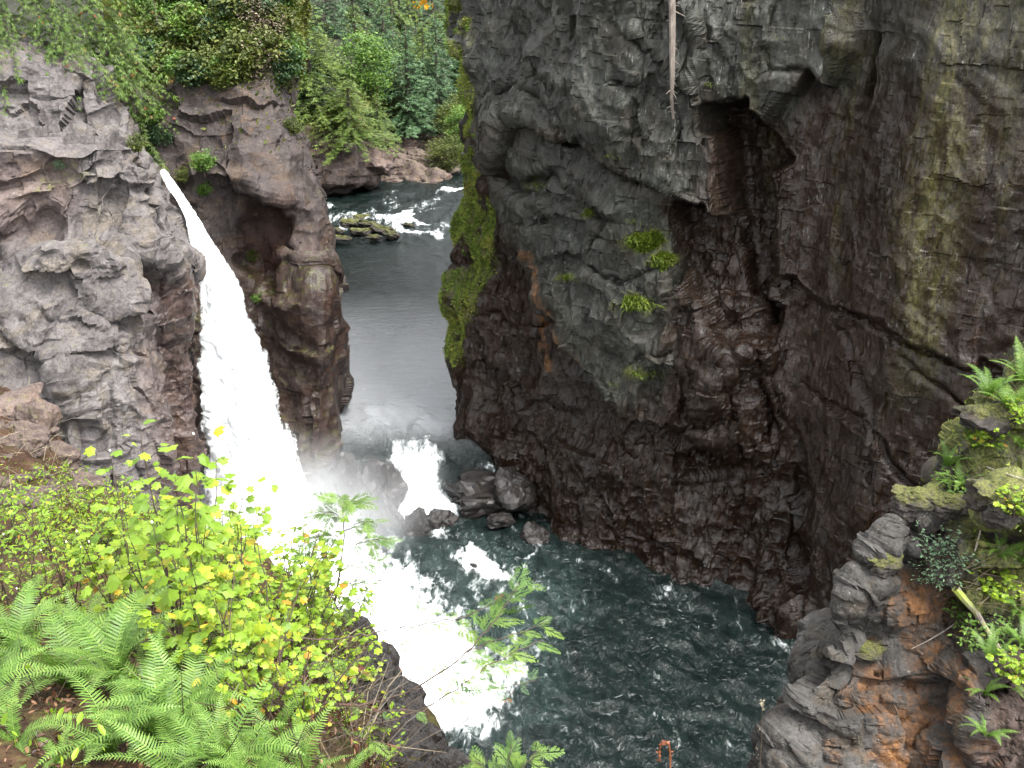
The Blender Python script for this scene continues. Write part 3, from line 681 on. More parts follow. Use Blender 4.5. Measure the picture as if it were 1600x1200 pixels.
# ------------------------------------------------------------ water
def zwater(x, y):
    e = 50.2 + .12 * (x + 5)                   # the step between the upper river and the plunge pool
    return 2.0 * sstep(-2.6, 2.2, y - e) + .9 * sstep(88, 101, y)
def water_sheet(name, x0, x1, y0, y1, res, label, mat):
    nx, ny = int((x1 - x0) / res), int((y1 - y0) / res)
    X, Y = np.meshgrid(np.linspace(x0, x1, nx), np.linspace(y0, y1, ny))
    x, y = X.ravel(), Y.ravel(); z = zwater(x, y)
    p = np.stack((x, y, 0 * x), 1)
    c, s = math.cos(R(-38)), math.sin(R(-38))
    q = np.stack((x * c - y * s, (x * s + y * c) * .5, 0 * x), 1)
    U, V = to_px(np.stack((x, y, z), 1)); n = fbm(p * .35, 4, 3) * 26
    def blob(poly, e, a=1.0): return a * sstep(e, -e, poly_sd(U + n, V + n * .8, poly))
    foam = np.maximum.reduce([
        blob([(300,800),(520,800),(600,865),(640,900),(700,960),(730,1005),(800,1030),(810,1095),(760,1130),(660,1155),(560,1130),(420,980)], 105, 1.1),
        blob([(500,840),(620,855),(690,900),(640,950),(520,930)], 40, .72),
        blob([(612,698),(665,686),(682,735),(690,770),(715,792),(685,808),(628,800),(614,750)], 34, 1.15),
        blob([(600,800),(640,790),(720,800),(700,830),(640,830)], 12, .75),
        blob([(690,858),(730,845),(800,900),(790,912),(730,890)], 14, .85),
        blob([(770,870),(800,850),(880,835),(850,860)], 10, .6),
        blob([(750,690),(770,735),(740,730)], 8, .5),
        blob([(640,820),(900,850),(860,940),(760,1000),(680,930)], 70, .35),
        blob([(720,1000),(850,1040),(860,1130),(740,1180)], 50, .36),
        blob([(510,330),(590,326),(600,352),(515,356)], 10, .5), blob([(592,342),(670,340),(668,360),(598,358)], 10, .75),
        blob([(680,288),(725,288),(722,312),(684,306)], 7, .8), blob([(610,322),(700,318),(700,340),(620,336)], 9, .45),
        blob([(870,850),(1290,1020),(1290,1070),(1100,960),(900,890)], 20, .28),
        np.full(len(x), .12) * sstep(66, 50, y)])
    aer = np.maximum(blob([(540,840),(760,820),(900,880),(880,1000),(840,1150),(680,1180),(560,1000)], 70, .6), .6 * foam)
    h = fbm(q / 1.5, 4, 11); h2 = fbm(q / .45 + 9, 3, 12)
    calm = sstep(54, 60, y) * sstep(92, 86, y)
    amp = .24 * (1 - .82 * calm) + .12 * sstep(.4, .9, foam)
    z = z + amp * (1 - np.abs(h)) * 1.1 + .05 * (1 - .8 * calm) * h2 + .25 * sstep(.6, 1.1, foam) * np.abs(fbm(p / .8, 4, 15))
    Vv = np.stack((x, y, z - .15), 1)
    o = obj(name, mesh_data(name, Vv, grid_faces(ny, nx), [mat], dict(foam=foam, aerated=aer, sky_sheen=.9 * sstep(51, 56, y) * sstep(78, 62, y), calm=sstep(50.5, 57, y) * sstep(96, 88, y), wave_glint=.24 * sstep(56, 50, y) + 0 * x), True))  # painted sky reflection on the near river, painted wave highlights on the pool
    tag(o, label, 'water', None, 'structure'); return o
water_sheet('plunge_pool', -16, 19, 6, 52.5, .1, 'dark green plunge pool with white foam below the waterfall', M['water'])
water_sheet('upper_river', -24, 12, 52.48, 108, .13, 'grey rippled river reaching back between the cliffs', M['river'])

# ------------------------------------------------------------ the waterfall: one thick body that leaves the lip and flies out to the right
LV = [(268,252,259,50.9),(280,256,267,50.7),(296,266,280,50.4),(314,277,293,50.0),(330,284,303,49.7),(345,289,312,49.5),(360,292,322,49.2),(385,296,338,48.9),(410,300,356,48.7),(435,304,375,48.4),(470,307,388,48.2),(520,309,406,47.9),(570,310,424,47.8),(620,310,438,47.6),(660,310,452,47.4),(740,313,482,47.2),(800,316,508,47.0),(850,318,524,46.8),(905,320,548,46.5)]
LVa = np.array(LV, float); vs = np.arange(268, 905, 1.6)
prof = [np.interp(vs, LVa[:, 0], LVa[:, k]) for k in (1, 2, 3)]
NA = 72; ang = np.linspace(0, 2 * PI, NA, endpoint=False)
VV = np.zeros((len(vs), NA, 3)); body = np.zeros((len(vs), NA))
for i, v in enumerate(vs):
    ul, ur, Y = prof[0][i], prof[1][i], prof[2][i]
    a, b = P(ul, v, Y), P(ur, v, Y); c = (a + b) / 2; hw = (b - a) / 2 * .98
    th = min(.75, .28 * np.linalg.norm(hw) + .08)
    VV[i] = c + np.cos(ang)[:, None] * hw + np.sin(ang)[:, None] * np.array((0, th, .1))
    body[i] = .98 - .95 * np.clip(np.abs(np.cos(ang)), 0, 1) ** 4 * (.35 + .65 * min(1, (v - 276) / 180))
q = VV.reshape(-1, 3)
rad = VV - VV.mean(1, keepdims=True); rad /= np.linalg.norm(rad, axis=2)[..., None] + 1e-6
grow = np.clip((np.repeat(vs, NA) - 300) / 330, .2, 1.0)
nz = fbm(q * np.array((1.6, 1.6, .28)), 5, 31) * .2 + fbm(q * np.array((1.6, 1.6, .8)) + 7, 5, 32, .7) * .2
q = q + rad.reshape(-1, 3) * (nz * grow)[:, None]
ii = (np.arange(len(vs) - 1) * NA)[:, None]; jj = np.arange(NA)[None]; j2 = (jj + 1) % NA
Ff = np.stack((ii + jj, ii + j2, ii + NA + j2, ii + NA + jj), -1).reshape(-1, 4)
fall = obj('waterfall', mesh_data('waterfall', q, Ff, [M['fall']], dict(body=body.ravel()), True))
tag(fall, 'tall white waterfall fanning out from a notch in the left cliff', 'waterfall')
# ------------------------------------------------------------ spray
def ico(sub):
    import bmesh
    bm = bmesh.new(); bmesh.ops.create_icosphere(bm, subdivisions=sub, radius=1)
    Vv = np.array([x.co for x in bm.verts]); Fv = np.array([[x.index for x in f.verts] for f in bm.faces]); bm.free(); return Vv, Fv
icoV, icoF = ico(3)
for (u, v, Y, s, dens, lab) in [(475, 815, 46.0, (7.2, 4.0, 5.4), .25, 'white spray cloud rising from foot of the tall waterfall'),
                                (640, 995, 41.0, (6.5, 6.0, 2.6), .17, 'thin white spray drifting low over the foaming pool'),
                                (640, 745, 49.3, (2.4, 2.4, 2.0), .12, 'small spray puff over the white chute between boulders')]:
    o = obj('spray_mist', mesh_data('spray_mist', icoV, icoF, [mist_mat(dens)])); o.location = P(u, v, Y); o.scale = s
    tag(o, lab, 'mist', None, 'stuff')
# ------------------------------------------------------------ boulders
def boulder_mesh(name, seed, sub=5, sq=(1, 1, .75), mat='bould', moss=.2, wet=.3, tone=.2, sharp=1.0):
    Vv, Fv = ico(sub)
    p = Vv * 1.0
    v, e = facet(p * 1.05 + seed * 7.7, seed, 1.0); v2, _ = facet(p * 2.4 + seed, seed + 5, 1.0); v3, _ = facet(p * 6 + seed, seed + 9, 1.0)
    r = 1 + sharp * (.55 * v + .22 * v2 + .08 * v3) + .05 * fbm(p * 1.2 + seed, 3, seed)
    p = p * r[:, None] * np.array(sq)
    up = np.clip(Vv[:, 2], 0, 1)
    n = len(p)
    return mesh_data(name, p, [Fv], [M[mat]], dict(moss=moss * (.4 + up), wet=np.clip(wet + .4 * (Vv[:, 2] < -.1), 0, 1), tone=np.full(n, tone)))
BM = [boulder_mesh('boulder', k, 4, sq, 'bould', .12, .7, .12) for k, sq in enumerate([(1,.9,.75),(1,.8,.9),(1,.9,.6),(1,.85,.8)])]
BR = [boulder_mesh('boulder', 20 + k, 4, sq, 'bank', .25, .1, .25) for k, sq in enumerate([(1,.9,.75),(1,.8,.9),(1,.9,.6),(1,.85,.8)])]
BG = [boulder_mesh('boulder', 40 + k, 5, sq, 'right', .5, .1, .2) for k, sq in enumerate([(1,.9,.75),(1,.8,.9),(1,.9,.65)])]
rnd = random.Random(11)
def boulder(me, u, v, Y, wpx, hpx, label, group, rz=None, cat='boulder', tilt=0):
    """centre seen at (u, v), distance Y, size given by its apparent width and height"""
    c = P(u, v, Y); s = np.linalg.norm(c - np.array((0, 0, CAMZ))) / FPX
    o = obj('boulder', me); o.location = c
    sx = wpx * s / 2; sz = hpx * s / 2
    o.scale = (sx, (sx + sz) / 2, sz / .75)
    o.rotation_euler = (rnd.uniform(-.15, .15), tilt + rnd.uniform(-.15, .15), rnd.uniform(-.35, .35) if rz is None else rz)
    return tag(o, label, cat, group)
g = 'boulders in the plunge pool'
for a in [(BM[1],533,775,48.9,74,120,'tall grey boulder veiled by spray, against foot of the promontory'),
          (BM[0],592,778,49.3,84,122,'big square boulder veiled by spray, left of the white chute'),
          (BM[2],742,772,49.4,128,78,'long dark boulder shelf right of the white chute'),
          (BM[3],806,768,48.6,70,86,'dark jagged rock joining the long shelf to the wall'),
          (BM[1],649,828,46.9,42,62,'upright pointed grey rock, middle of the three below the chute'),
          (BM[0],688,815,47.6,52,38,'rounded dark rock, rightmost of the three below the chute'),
          (BM[3],613,812,47.6,36,48,'small dark rock, leftmost of the three below the chute'),
          (BM[2],686,843,46.4,34,16,'flat little rock awash just below the rounded dark one'),
          (BM[2],748,889,44.2,74,30,'low long rock with foam pouring over its right end'),
          (BM[2],690,868,45.2,60,24,'low submerged rock in lacy foam under the pointed grey rock'),
          (BM[3],838,838,46.4,54,48,'dark rock at foot of the wall above a white spill'),
          (BM[2],828,880,44.6,70,26,'flat dark rock beside the small spill near the wall'),
          (BM[1],782,812,47.3,44,22,'low dark rock in rapids under the long shelf')]:
    boulder(*a[:4], a[4] * .86, a[5] * .84, a[6], g)
g = 'rocks in the upstream rapids'
for (u, v, Y, w_, h_) in [(548,350,92,34,18),(566,343,94,26,16),(580,352,92,34,16),(598,359,90.5,30,13),(612,366,89,24,12),(560,362,90,28,12),(526,360,90,22,12),(533,372,88,26,9),(585,370,88.5,22,9),(640,352,92,16,8),(604,346,94,20,10),(575,361,90.6,20,10)]:
    boulder(rnd.choice(BG), u, v, Y, w_, h_, 'small mossy brown rock in the gravel bar of the upstream rapids', g)
boulder(BR[0], 664, 298, 104, 36, 22, 'round brown boulder in the water at head of the rapids', g)
g = 'boulders on the far river bank'
for k in range(46):
    u = rnd.uniform(592, 728); v = rnd.uniform(196, 296)
    h = hit(u, v)
    if h is None or h[0][1] < 99: continue
    s_ = rnd.uniform(12, 38)
    boulder(rnd.choice(BR), u, v, h[0][1] + .3, s_ * 1.25, s_ * .85, 'red brown boulder in the jumble on the far river bank', g)
g = 'rocks at the left end of the bank'
for (u, v, Y, w_, h_, lab) in [(18,640,17.6,95,80,'pale pinkish angular rock at left edge under the grey cliff'),(62,668,17.2,60,66,'pale split rock beside the mossy brown stones'),
                          (48,762,14.8,48,44,'round stone covered in olive moss at left edge'),(20,720,16,80,46,'rusty brown rock below the pale pinkish one'),
                          (85,720,16.4,60,44,'brown rock on the bank against the grey cliff'),(120,765,15.2,66,40,'tan rock slab in dry litter above the shrubs'),(30,690,16.5,70,44,'dull brown rock wedged between pale rocks'),(90,775,14.6,50,30,'small tan rock half buried in dry litter')]:
    boulder(rnd.choice(BR) if 'olive' not in lab else BG[0], u, v, Y, w_, h_, lab, g)
for k in range(22):
    u, v = rnd.uniform(-10, 118), rnd.uniform(625, 792)
    h = hit(u, v)
    if h is None or h[0][1] > 21: continue
    s_ = rnd.uniform(16, 44)
    boulder(rnd.choice(BR), u, v, h[0][1] + .1, s_ * 1.3, s_ * .8, 'pale brown stone in the rubble at the left end of the bank', g)
gk = 'dark rocks along the brink'
for k, (u, v, w_, h_, lab) in enumerate([(566,1000,60,70,'topmost dark rock on the brink under the small leaved shrubs'),(600,1058,80,80,'dark angular rock on the brink beside the white foam'),(636,1112,80,90,'dark rock on the brink crossed by thin cedar branches'),(668,1168,80,90,'dark rock on the brink near the bottom edge'),(700,1225,90,90,'lowest dark rock of the brink at the bottom edge'),
                              (575,1090,80,70,'dark rock in the tangle just inside the brink'),(615,1165,90,80,'dark rock under the cedar twigs inside the brink'),(650,1225,90,70,'dark rock at bottom edge beside the last fern')]):
    h = hit(u, v)
    Yk = h[0][1] if h is not None and h[0][1] < 12 else float(np.interp(v, [1000, 1100, 1215], [8.2, 7.2, 6.3]))
    boulder(BM[k % 4], u - 16, v, Yk + .1, w_ * 1.12, h_ * 1.08, lab, gk)
g = 'rocks on the mossy outcrop'
def on(u, v, off=0.0):
    h = hit(u, v); return (h[0] + h[1] * off, h[1]) if h else (P(u, v, 12), np.array((0, 0, 1.)))
for (u, v, w_, h_, lab) in [(1566,785,92,80,'big rounded grey rock with deep shadow under it on the mossy outcrop'),(1590,832,90,40,'flat grey slab under the big rounded rock'),
                            (1512,745,50,56,'upright grey rock above the fern ledge'),(1430,790,74,60,'squared grey rock at edge of the outcrop, left of the ferns'),(1478,790,60,44,'lichen dotted grey rock next to the squared one'),
                            (1545,655,70,50,'grey split rock near top of the outcrop'),(1380,880,60,44,'mossy capped rock at the corner above the orange face'),(1345,1015,70,34,'grey wedge rock over the dark crack')]:
    h = hit(u, v); boulder(BG[hash(lab) % 1 + (len(lab) % 3)], u, v, (h[0][1] if h else 13) + .12, w_, h_, lab, g)
# ------------------------------------------------------------ leaves and wood
M['bark'] = bark_mat('tree_bark', (.05, .038, .028), (.15, .12, .095))
M['twig'] = bark_mat('brown_twig', (.035, .02, .013), (.10, .062, .04), 20)
M['pale'] = bark_mat('bleached_wood', (.22, .18, .14), (.44, .39, .33), 14)
M['mossbark'] = bark_mat('mossy_bark', (.16, .13, .1), (.34, .3, .25), 14)
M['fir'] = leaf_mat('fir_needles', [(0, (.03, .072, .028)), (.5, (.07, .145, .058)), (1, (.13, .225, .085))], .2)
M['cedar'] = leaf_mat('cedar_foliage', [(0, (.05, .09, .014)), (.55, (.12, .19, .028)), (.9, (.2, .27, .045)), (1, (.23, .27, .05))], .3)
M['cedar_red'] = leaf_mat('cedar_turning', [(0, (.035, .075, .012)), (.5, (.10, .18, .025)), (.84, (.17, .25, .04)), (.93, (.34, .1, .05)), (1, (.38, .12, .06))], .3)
M['broad'] = leaf_mat('broad_leaves', [(0, (.06, .13, .02)), (.5, (.13, .25, .04)), (.9, (.22, .35, .055)), (1, (.32, .3, .05))], .35)
M['olive'] = leaf_mat('olive_leaves', [(0, (.045, .07, .012)), (.5, (.12, .15, .025)), (1, (.23, .24, .06))], .35)
M['darkgreen'] = leaf_mat('dark_leaves', [(0, (.022, .06, .022)), (.6, (.06, .12, .045)), (1, (.12, .2, .08))], .25)
M['teal'] = leaf_mat('bluish_leaves', [(0, (.10, .19, .11)), (.6, (.21, .34, .19)), (1, (.36, .46, .28))], .3)
M['driftbark'] = bark_mat('weathered_bark', (.09, .07, .055), (.24, .2, .165), 6)
M['lime'] = leaf_mat('lime_leaves', [(0, (.10, .2, .014)), (.45, (.23, .38, .024)), (.8, (.38, .5, .034)), (.9, (.46, .46, .035)), (.97, (.55, .44, .035)), (1, (.5, .27, .03))], .42)
M['fern'] = leaf_mat('fern_green', [(0, (.05, .125, .016)), (.5, (.125, .245, .034)), (1, (.24, .37, .075))], .35)
M['grass'] = leaf_mat('grass_green', [(0, (.09, .13, .015)), (.5, (.17, .24, .025)), (1, (.27, .31, .05))], .35)
M['mossy'] = leaf_mat('moss_tufts', [(0, (.09, .15, .03)), (.5, (.22, .31, .06)), (.85, (.36, .37, .09)), (1, (.38, .30, .09))], .35, .9, .05)
M['rustleaf'] = leaf_mat('rust_leaves', [(0, (.16, .04, .02)), (1, (.42, .14, .06))], .3)
M['orange'] = leaf_mat('orange_leaves', [(0, (.5, .24, .01)), (1, (.7, .36, .02))], .4)
M['dry'] = leaf_mat('dry_stems', [(0, (.035, .024, .016)), (.5, (.13, .095, .06)), (1, (.42, .35, .23))], .1)
rg = np.random.default_rng(3)
def norm(a): return a / (np.linalg.norm(a, axis=-1, keepdims=True) + 1e-9)
def frames(fwd, up):
    """columns: x = forward, y = side, z = up"""
    x = norm(fwd); y = norm(np.cross(up, x)); z = np.cross(x, y)
    return np.stack((x, y, z), -1)
def rdir(n): return norm(rg.normal(size=(n, 3)))
LEAF_V = np.array([(0,0,0),(.3,.2,.03),(.3,-.2,.03),(.7,.19,.0),(.7,-.19,.0),(1,0,-.08),(.5,0,-.03)])
LEAF_F = [np.array([(0,6,1),(1,6,3),(3,6,5),(0,2,6),(2,4,6),(4,5,6)])]
QUAD_V = np.array([(0,0,0),(.45,.3,.04),(1,0,-.06),(.45,-.3,.04)]); QUAD_F = [np.array([(0,3,2,1)])]
SPR_V = np.array([(0,0,0),(.4,.09,0),(1,0,-.12),(.4,-.09,0),(.15,.02,0),(.35,.28,-.01),(.7,.45,-.12),(.45,.17,0),(.15,-.02,0),(.45,-.17,0),(.7,-.45,-.12),(.35,-.28,-.01)])
SPR_F = [np.array([(0,1,2,3),(4,5,6,7),(8,9,10,11)])]
_a = [(0,.0),(-60,.36),(-66,.55),(-46,.56),(-32,.80),(-20,.84),(-12,.74),(-6,.93),(0,1.0),(6,.93),(12,.74),(20,.84),(32,.80),(46,.56),(66,.55),(60,.36)]
PALM_V = np.array([(.38,0,.04)] + [((r * math.cos(R(a))) * 1.0 + .02, r * math.sin(R(a)) * .95, -.22 * abs(r * math.sin(R(a))) - .1 * r * r) for a, r in _a])
_n = len(_a); PALM_F = [np.array([(0, 1 + k, 1 + (k + 1) % _n) for k in range(_n)])]

# ------------------------------------------------------------ conifers and broadleaf trees at a distance
def conifer_meshes(H, Rr, seed, droop, dens=1.0, leaf='fir', base=.04, spray=.36, power=.85):
    global rg
    rg = np.random.default_rng(seed)
    wood, lv = Acc(), Acc()
    tube(wood, [(0, 0, -.6), (.03, 0, H * .4), (0, .04, H * .8), (0, 0, H)], [H * .016 + .05, H * .012 + .03, H * .006 + .015, .01], 7)
    z = H * base
    FW, UP, PT, SZ, TT = [], [], [], [], []
    while z < H * .985:
        f = z / H
        nb = rg.integers(4, 7)
        for _ in range(int(nb * dens + .5)):
            L = Rr * (1 - f) ** power * rg.uniform(.55, 1.18) + .12
            az = rg.uniform(0, 2 * PI); d = np.array((math.cos(az), math.sin(az), 0))
            s = np.arange(.18, 1.0, spray * .5 / max(L, .3)) if L > .3 else np.array([.6])
            pos = d[None] * (s * L)[:, None] + np.array((0, 0, z))
            pos[:, 2] += L * (.18 * s - droop * s ** 2)
            if L > 1.0 and rg.random() < .5: tube(wood, np.concatenate(([[0, 0, z]], pos[::3])), np.linspace(.03, .006, len(pos[::3]) + 1), 3)
            slope = .18 - 2 * droop * s
            for side in (-1, 1):
                a2 = az + side * rg.uniform(.35, 1.0, len(s))
                FW.append(np.stack((np.cos(a2), np.sin(a2), slope * .8 + rg.normal(-.12, .2, len(s))), 1))
                UP.append(np.stack((rg.normal(0, .3, len(s)), rg.normal(0, .3, len(s)), np.ones(len(s))), 1))
                PT.append(pos + rg.normal(0, .05, (len(s), 3))); SZ.append(spray * rg.uniform(.6, 1.25, len(s)) * (.6 + .4 * (1 - f)))
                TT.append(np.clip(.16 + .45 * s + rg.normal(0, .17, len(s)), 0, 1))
        z += spray * (.62 if f < .8 else .5)
    FW, UP, PT, SZ, TT = [np.concatenate(q) for q in (FW, UP, PT, SZ, TT)]
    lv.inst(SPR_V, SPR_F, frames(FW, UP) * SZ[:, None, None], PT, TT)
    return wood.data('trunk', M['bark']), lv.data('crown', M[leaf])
def broad_meshes(H, Rr, seed, leaf='broad', nclump=60, per=70, lsz=.2, base=.3, trunk=True):
    global rg
    rg = np.random.default_rng(seed)
    wood, lv = Acc(), Acc()
    cs = []
    while len(cs) < nclump:
        q = rg.uniform(-1, 1, 3)
        if .3 < np.linalg.norm(q) < 1: cs.append(q)
    cs = np.array(cs) * np.array((Rr, Rr, H * (1 - base) / 2)) + np.array((0, 0, H * (base + (1 - base) / 2)))
    if trunk: tube(wood, [(0, 0, -.4), (.05, 0, H * base), (0, .05, H * .75)], [H * .02 + .02, H * .014 + .015, .015], 6)
    for c in cs[:: 2]:
        s = np.array((0, 0, max(.02, c[2] * rg.uniform(.15, .6)))); m = (s + c) / 2 + rg.normal(0, .08 * Rr, 3)
        tube(wood, [s, m, c], [.012 + H * .004, .009 + H * .002, .004], 3)
    n = nclump * per
    k = np.repeat(np.arange(nclump), per)
    pos = cs[k] + rg.normal(0, 1, (n, 3)) * np.array((.2, .2, .13)) * Rr
    up = norm(np.stack((rg.normal(0, .6, n), rg.normal(0, .6, n), np.ones(n)), 1)); fw = rdir(n); fw[:, 2] = -abs(fw[:, 2]) * .6
    t = np.clip(rg.uniform(.15, .65, nclump)[k] + rg.normal(0, .18, n), 0, 1)
    lv.inst(QUAD_V, QUAD_F, frames(fw, up) * (lsz * rg.uniform(.6, 1.3, n))[:, None, None], pos, t)
    return wood.data('trunk', M['bark']), lv.data('crown', M[leaf])
def plant(proto, name, label, cat, loc, rz, sc, group, first=[set()]):
    if proto['root'] is None:
        r = empty(name, (0, 0, 0)); a, b = proto['me']
        obj(proto['parts'][0], a, r); obj(proto['parts'][1], b, r); proto['root'] = r; o = r
    else: o = copy_tree(proto['root'])
    o.location = loc; o.rotation_euler = (0, 0, rz); o.scale = sc if isinstance(sc, tuple) else (sc, sc, sc)
    for k in ('group',):
        if k in o: del o[k]
    return tag(o, label, cat, group)
def proto(me, parts=('trunk', 'crown')): return dict(root=None, me=me, parts=parts)
PF = [proto(conifer_meshes(10, 2.6, 1, .35, 1.5, 'fir', .02, .40, 1.0)), proto(conifer_meshes(10, 2.9, 2, .45, 1.4, 'fir', .02, .42, .7))]
PC = [proto(conifer_meshes(10, 3.3, 3, .6, 1.2, 'cedar', .02, .42, .7)), proto(conifer_meshes(10, 3.0, 4, .7, 1.15, 'cedar', .02, .42, .6))]
PR = [proto(conifer_meshes(8, 3.2, 5, .75, 1.0, 'cedar_red', .01, .40, .5)), proto(conifer_meshes(8, 2.8, 6, .8, .95, 'cedar_red', .01, .38, .45))]
PB = [proto(broad_meshes(8, 2.2, 7, 'broad', 75, 80, .24)), proto(broad_meshes(8, 2.4, 8, 'darkgreen', 80, 80, .24)), proto(broad_meshes(8, 2.2, 9, 'olive', 70, 80, .24))]
def tree(protos, name, label, u, vtop, vbase, Y, wpx=None, group='trees of the forest behind', cat='tree', H0=10.0, R0=2.8):
    b = P(u, vbase, Y); t_ = P(u, vtop, Y)
    H = (t_[2] - b[2])
    s = H / H0
    sx = s if wpx is None else (wpx * Y * 1.07 / FPX / 2) / R0
    pr = protos[rnd.randrange(len(protos))]
    return plant(pr, name, label, cat, tuple(b - np.array((0, 0, .2))), rnd.uniform(0, 6.28), (sx, sx, s), group)
fl = 'forest trees behind the canyon'
tree(PF, 'fir_tree', 'blue green conical fir standing above the far boulder bank', 640, 36, 205, 117, 132, fl)
tree(PF, 'fir_tree', 'pointed fir between the dark round broadleaf tree and the conical fir', 684, 20, 200, 122, 96, fl)
tree(PF, 'fir_tree', 'tall pointed fir behind the bright lime green broadleaf tree', 606, -10, 190, 121, 100, fl)
tree(PB[:1], 'maple_tree', 'bright lime green broadleaf tree left of the blue green fir', 572, 48, 190, 113, 86, fl, H0=8, R0=2.4)
tree(PC, 'cedar_tree', 'dense mid green cedar at top of the dark outcrop', 487, -10, 172, 104.5, 150, fl)
tree(PC, 'cedar_tree', 'low yellowish drooping cedar hanging over the dark outcrop', 548, 118, 222, 101.5, 120, fl)
tree(PC, 'cedar_tree', 'small yellow green cedar at right end of the dark outcrop', 592, 140, 225, 106, 60, fl)
tree(PB[1:2], 'alder_tree', 'dark round broadleaf tree right of the blue green fir', 702, 70, 205, 129, 110, fl, H0=8, R0=2.4)
tree(PB[2:3], 'willow_tree', 'yellow leaved willow leaning out beside the mossy cliff edge', 712, 148, 240, 116, 62, fl, H0=8, R0=2.4)
tree(PB[2:3], 'willow_tree', 'grey green willow thicket on the bank beside the mossy cliff edge', 696, 208, 285, 108, 60, fl, H0=8, R0=2.4)
for k, (u, vt, vb, Y, w_) in enumerate([(618,-60,170,138,120),(560,-50,160,132,120),(680,-70,175,142,110),(738,-20,185,138,110),(520,-70,150,124,120),(452,-70,140,114,120),(600,-110,130,158,130),(655,-110,120,165,130),(722,-110,130,168,130),(478,-110,110,150,120),(540,-120,110,160,120),(770,-80,190,136,120),(430,-100,100,120,110),(380,-120,60,110,120),(310,-140,40,105,120),(640,-60,110,150,110),(580,-40,100,146,110),(700,-30,120,150,100),(505,40,150,112,90),(455,60,165,108,80),(600,20,190,122,90),(665,30,195,128,100),(715,20,190,131,100),(745,60,210,126,90),(560,0,150,128,100),(530,30,140,122,100),(630,-20,150,140,120),(690,10,160,138,120),(650,60,180,130,80),(590,60,180,120,80),(735,90,230,118,60),(470,50,140,110,90),(430,30,110,100,70),(620,90,200,119,60),(675,100,200,125,60)]):
    tree(PF if k % 3 else PC, 'fir_tree' if k % 3 else 'cedar_tree', 'dark green conifer in the close packed forest behind the canyon' if k % 3 else 'mid green drooping cedar in the close packed forest behind the canyon', u, vt, vb, Y, w_, fl)
for (u, vt, vb, Y, w_) in [(530,150,215,103,60),(470,120,180,104.5,80),(612,150,200,118,60),(650,160,200,123,70),(690,150,200,124,70),(730,160,260,112,60),(575,170,215,107,50)]:
    tree(PB, 'bush', 'leafy bush at the forest edge above the far bank', u, vt, vb, Y, w_, 'bushes at the forest edge', 'bush', 8, 2.4)
# fallen logs on the far bank
for (pts, lab) in [(((640,182),(655,196),(664,206)), 'grey fallen log slanting below the blue green fir'), (((618,218),(626,238)), 'thin bleached stick standing in the far boulders')]:
    ac = Acc(); q = [on(u, v, .3)[0] for u, v in pts]; tube(ac, q, np.linspace(.22 if len(pts) > 2 else .1, .08, len(q)), 6)
    tag(obj('fallen_log', ac.data('fallen_log', M['pale'])), lab, 'log')
# cedars with reddish tips on top of the left cliff
gl = 'cedars on top of the left cliff'
for (u, vt, vb, Y, w_, lab) in [(-70,-170,90,51,190,'red tipped cedar at far left edge above the cliff'),(18,-160,96,50.2,140,'red tipped cedar with low boughs over the cliff corner at left'),
                                (98,-150,92,51,145,'red tipped cedar, middle of the row above the cliff block'),(172,-120,108,53,150,'red tipped cedar at right end of the row above the cliff block'),
                                (215,40,222,55.6,150,'low cedar cascading down the cleft right of the cliff block'),(262,-20,170,60,130,'cedar sprig tree at the head of the cleft')]:
    tree(PR, 'cedar_tree', lab, u, vt, vb, Y, w_, gl, H0=8, R0=3.0)

# ------------------------------------------------------------ shrubs at middle distance
SH = dict(olive=[proto(broad_meshes(1.5, .8, 20 + k, 'olive', 34, 46, .17, .05), ('stems', 'foliage')) for k in range(2)],
          green=[proto(broad_meshes(1.5, .8, 24 + k, 'broad', 34, 46, .16, .05), ('stems', 'foliage')) for k in range(2)],
          dark=[proto(broad_meshes(1.5, .8, 28, 'darkgreen', 34, 46, .15, .05), ('stems', 'foliage'))],
          bare=[proto(broad_meshes(1.8, .9, 30, 'dry', 60, 7, .1, .05), ('stems', 'foliage'))])
gs = 'shrubs on top of the promontory'
k_ = 0
for k in range(60):
    u = rnd.uniform(235, 452); v = rnd.uniform(-30, 1) if k < 12 else rnd.uniform(0, 128 - abs(u - 350) * .15)
    h = hit(u, v + 14)
    if h is None or h[0][1] > 82: continue
    bare = 380 < u < 425 and 20 < v < 130 and rnd.random() < .65
    kind = 'bare' if bare else ('olive' if rnd.random() < .55 else 'green' if rnd.random() < .6 else 'dark')
    lab = {'bare': 'leafless brown twiggy shrub on the slope above the promontory', 'olive': 'yellow green leafy shrub on the slope above the promontory', 'green': 'fresh green shrub on the slope above the promontory', 'dark': 'dark green shrub on the slope above the promontory'}[kind]
    plant(SH[kind][rnd.randrange(len(SH[kind]))], 'shrub', lab, 'shrub', tuple(h[0] - np.array((0, 0, .25))), rnd.uniform(0, 6), rnd.uniform(.9, 1.5), gs)
gs2 = 'shrubs rooted in the promontory face'
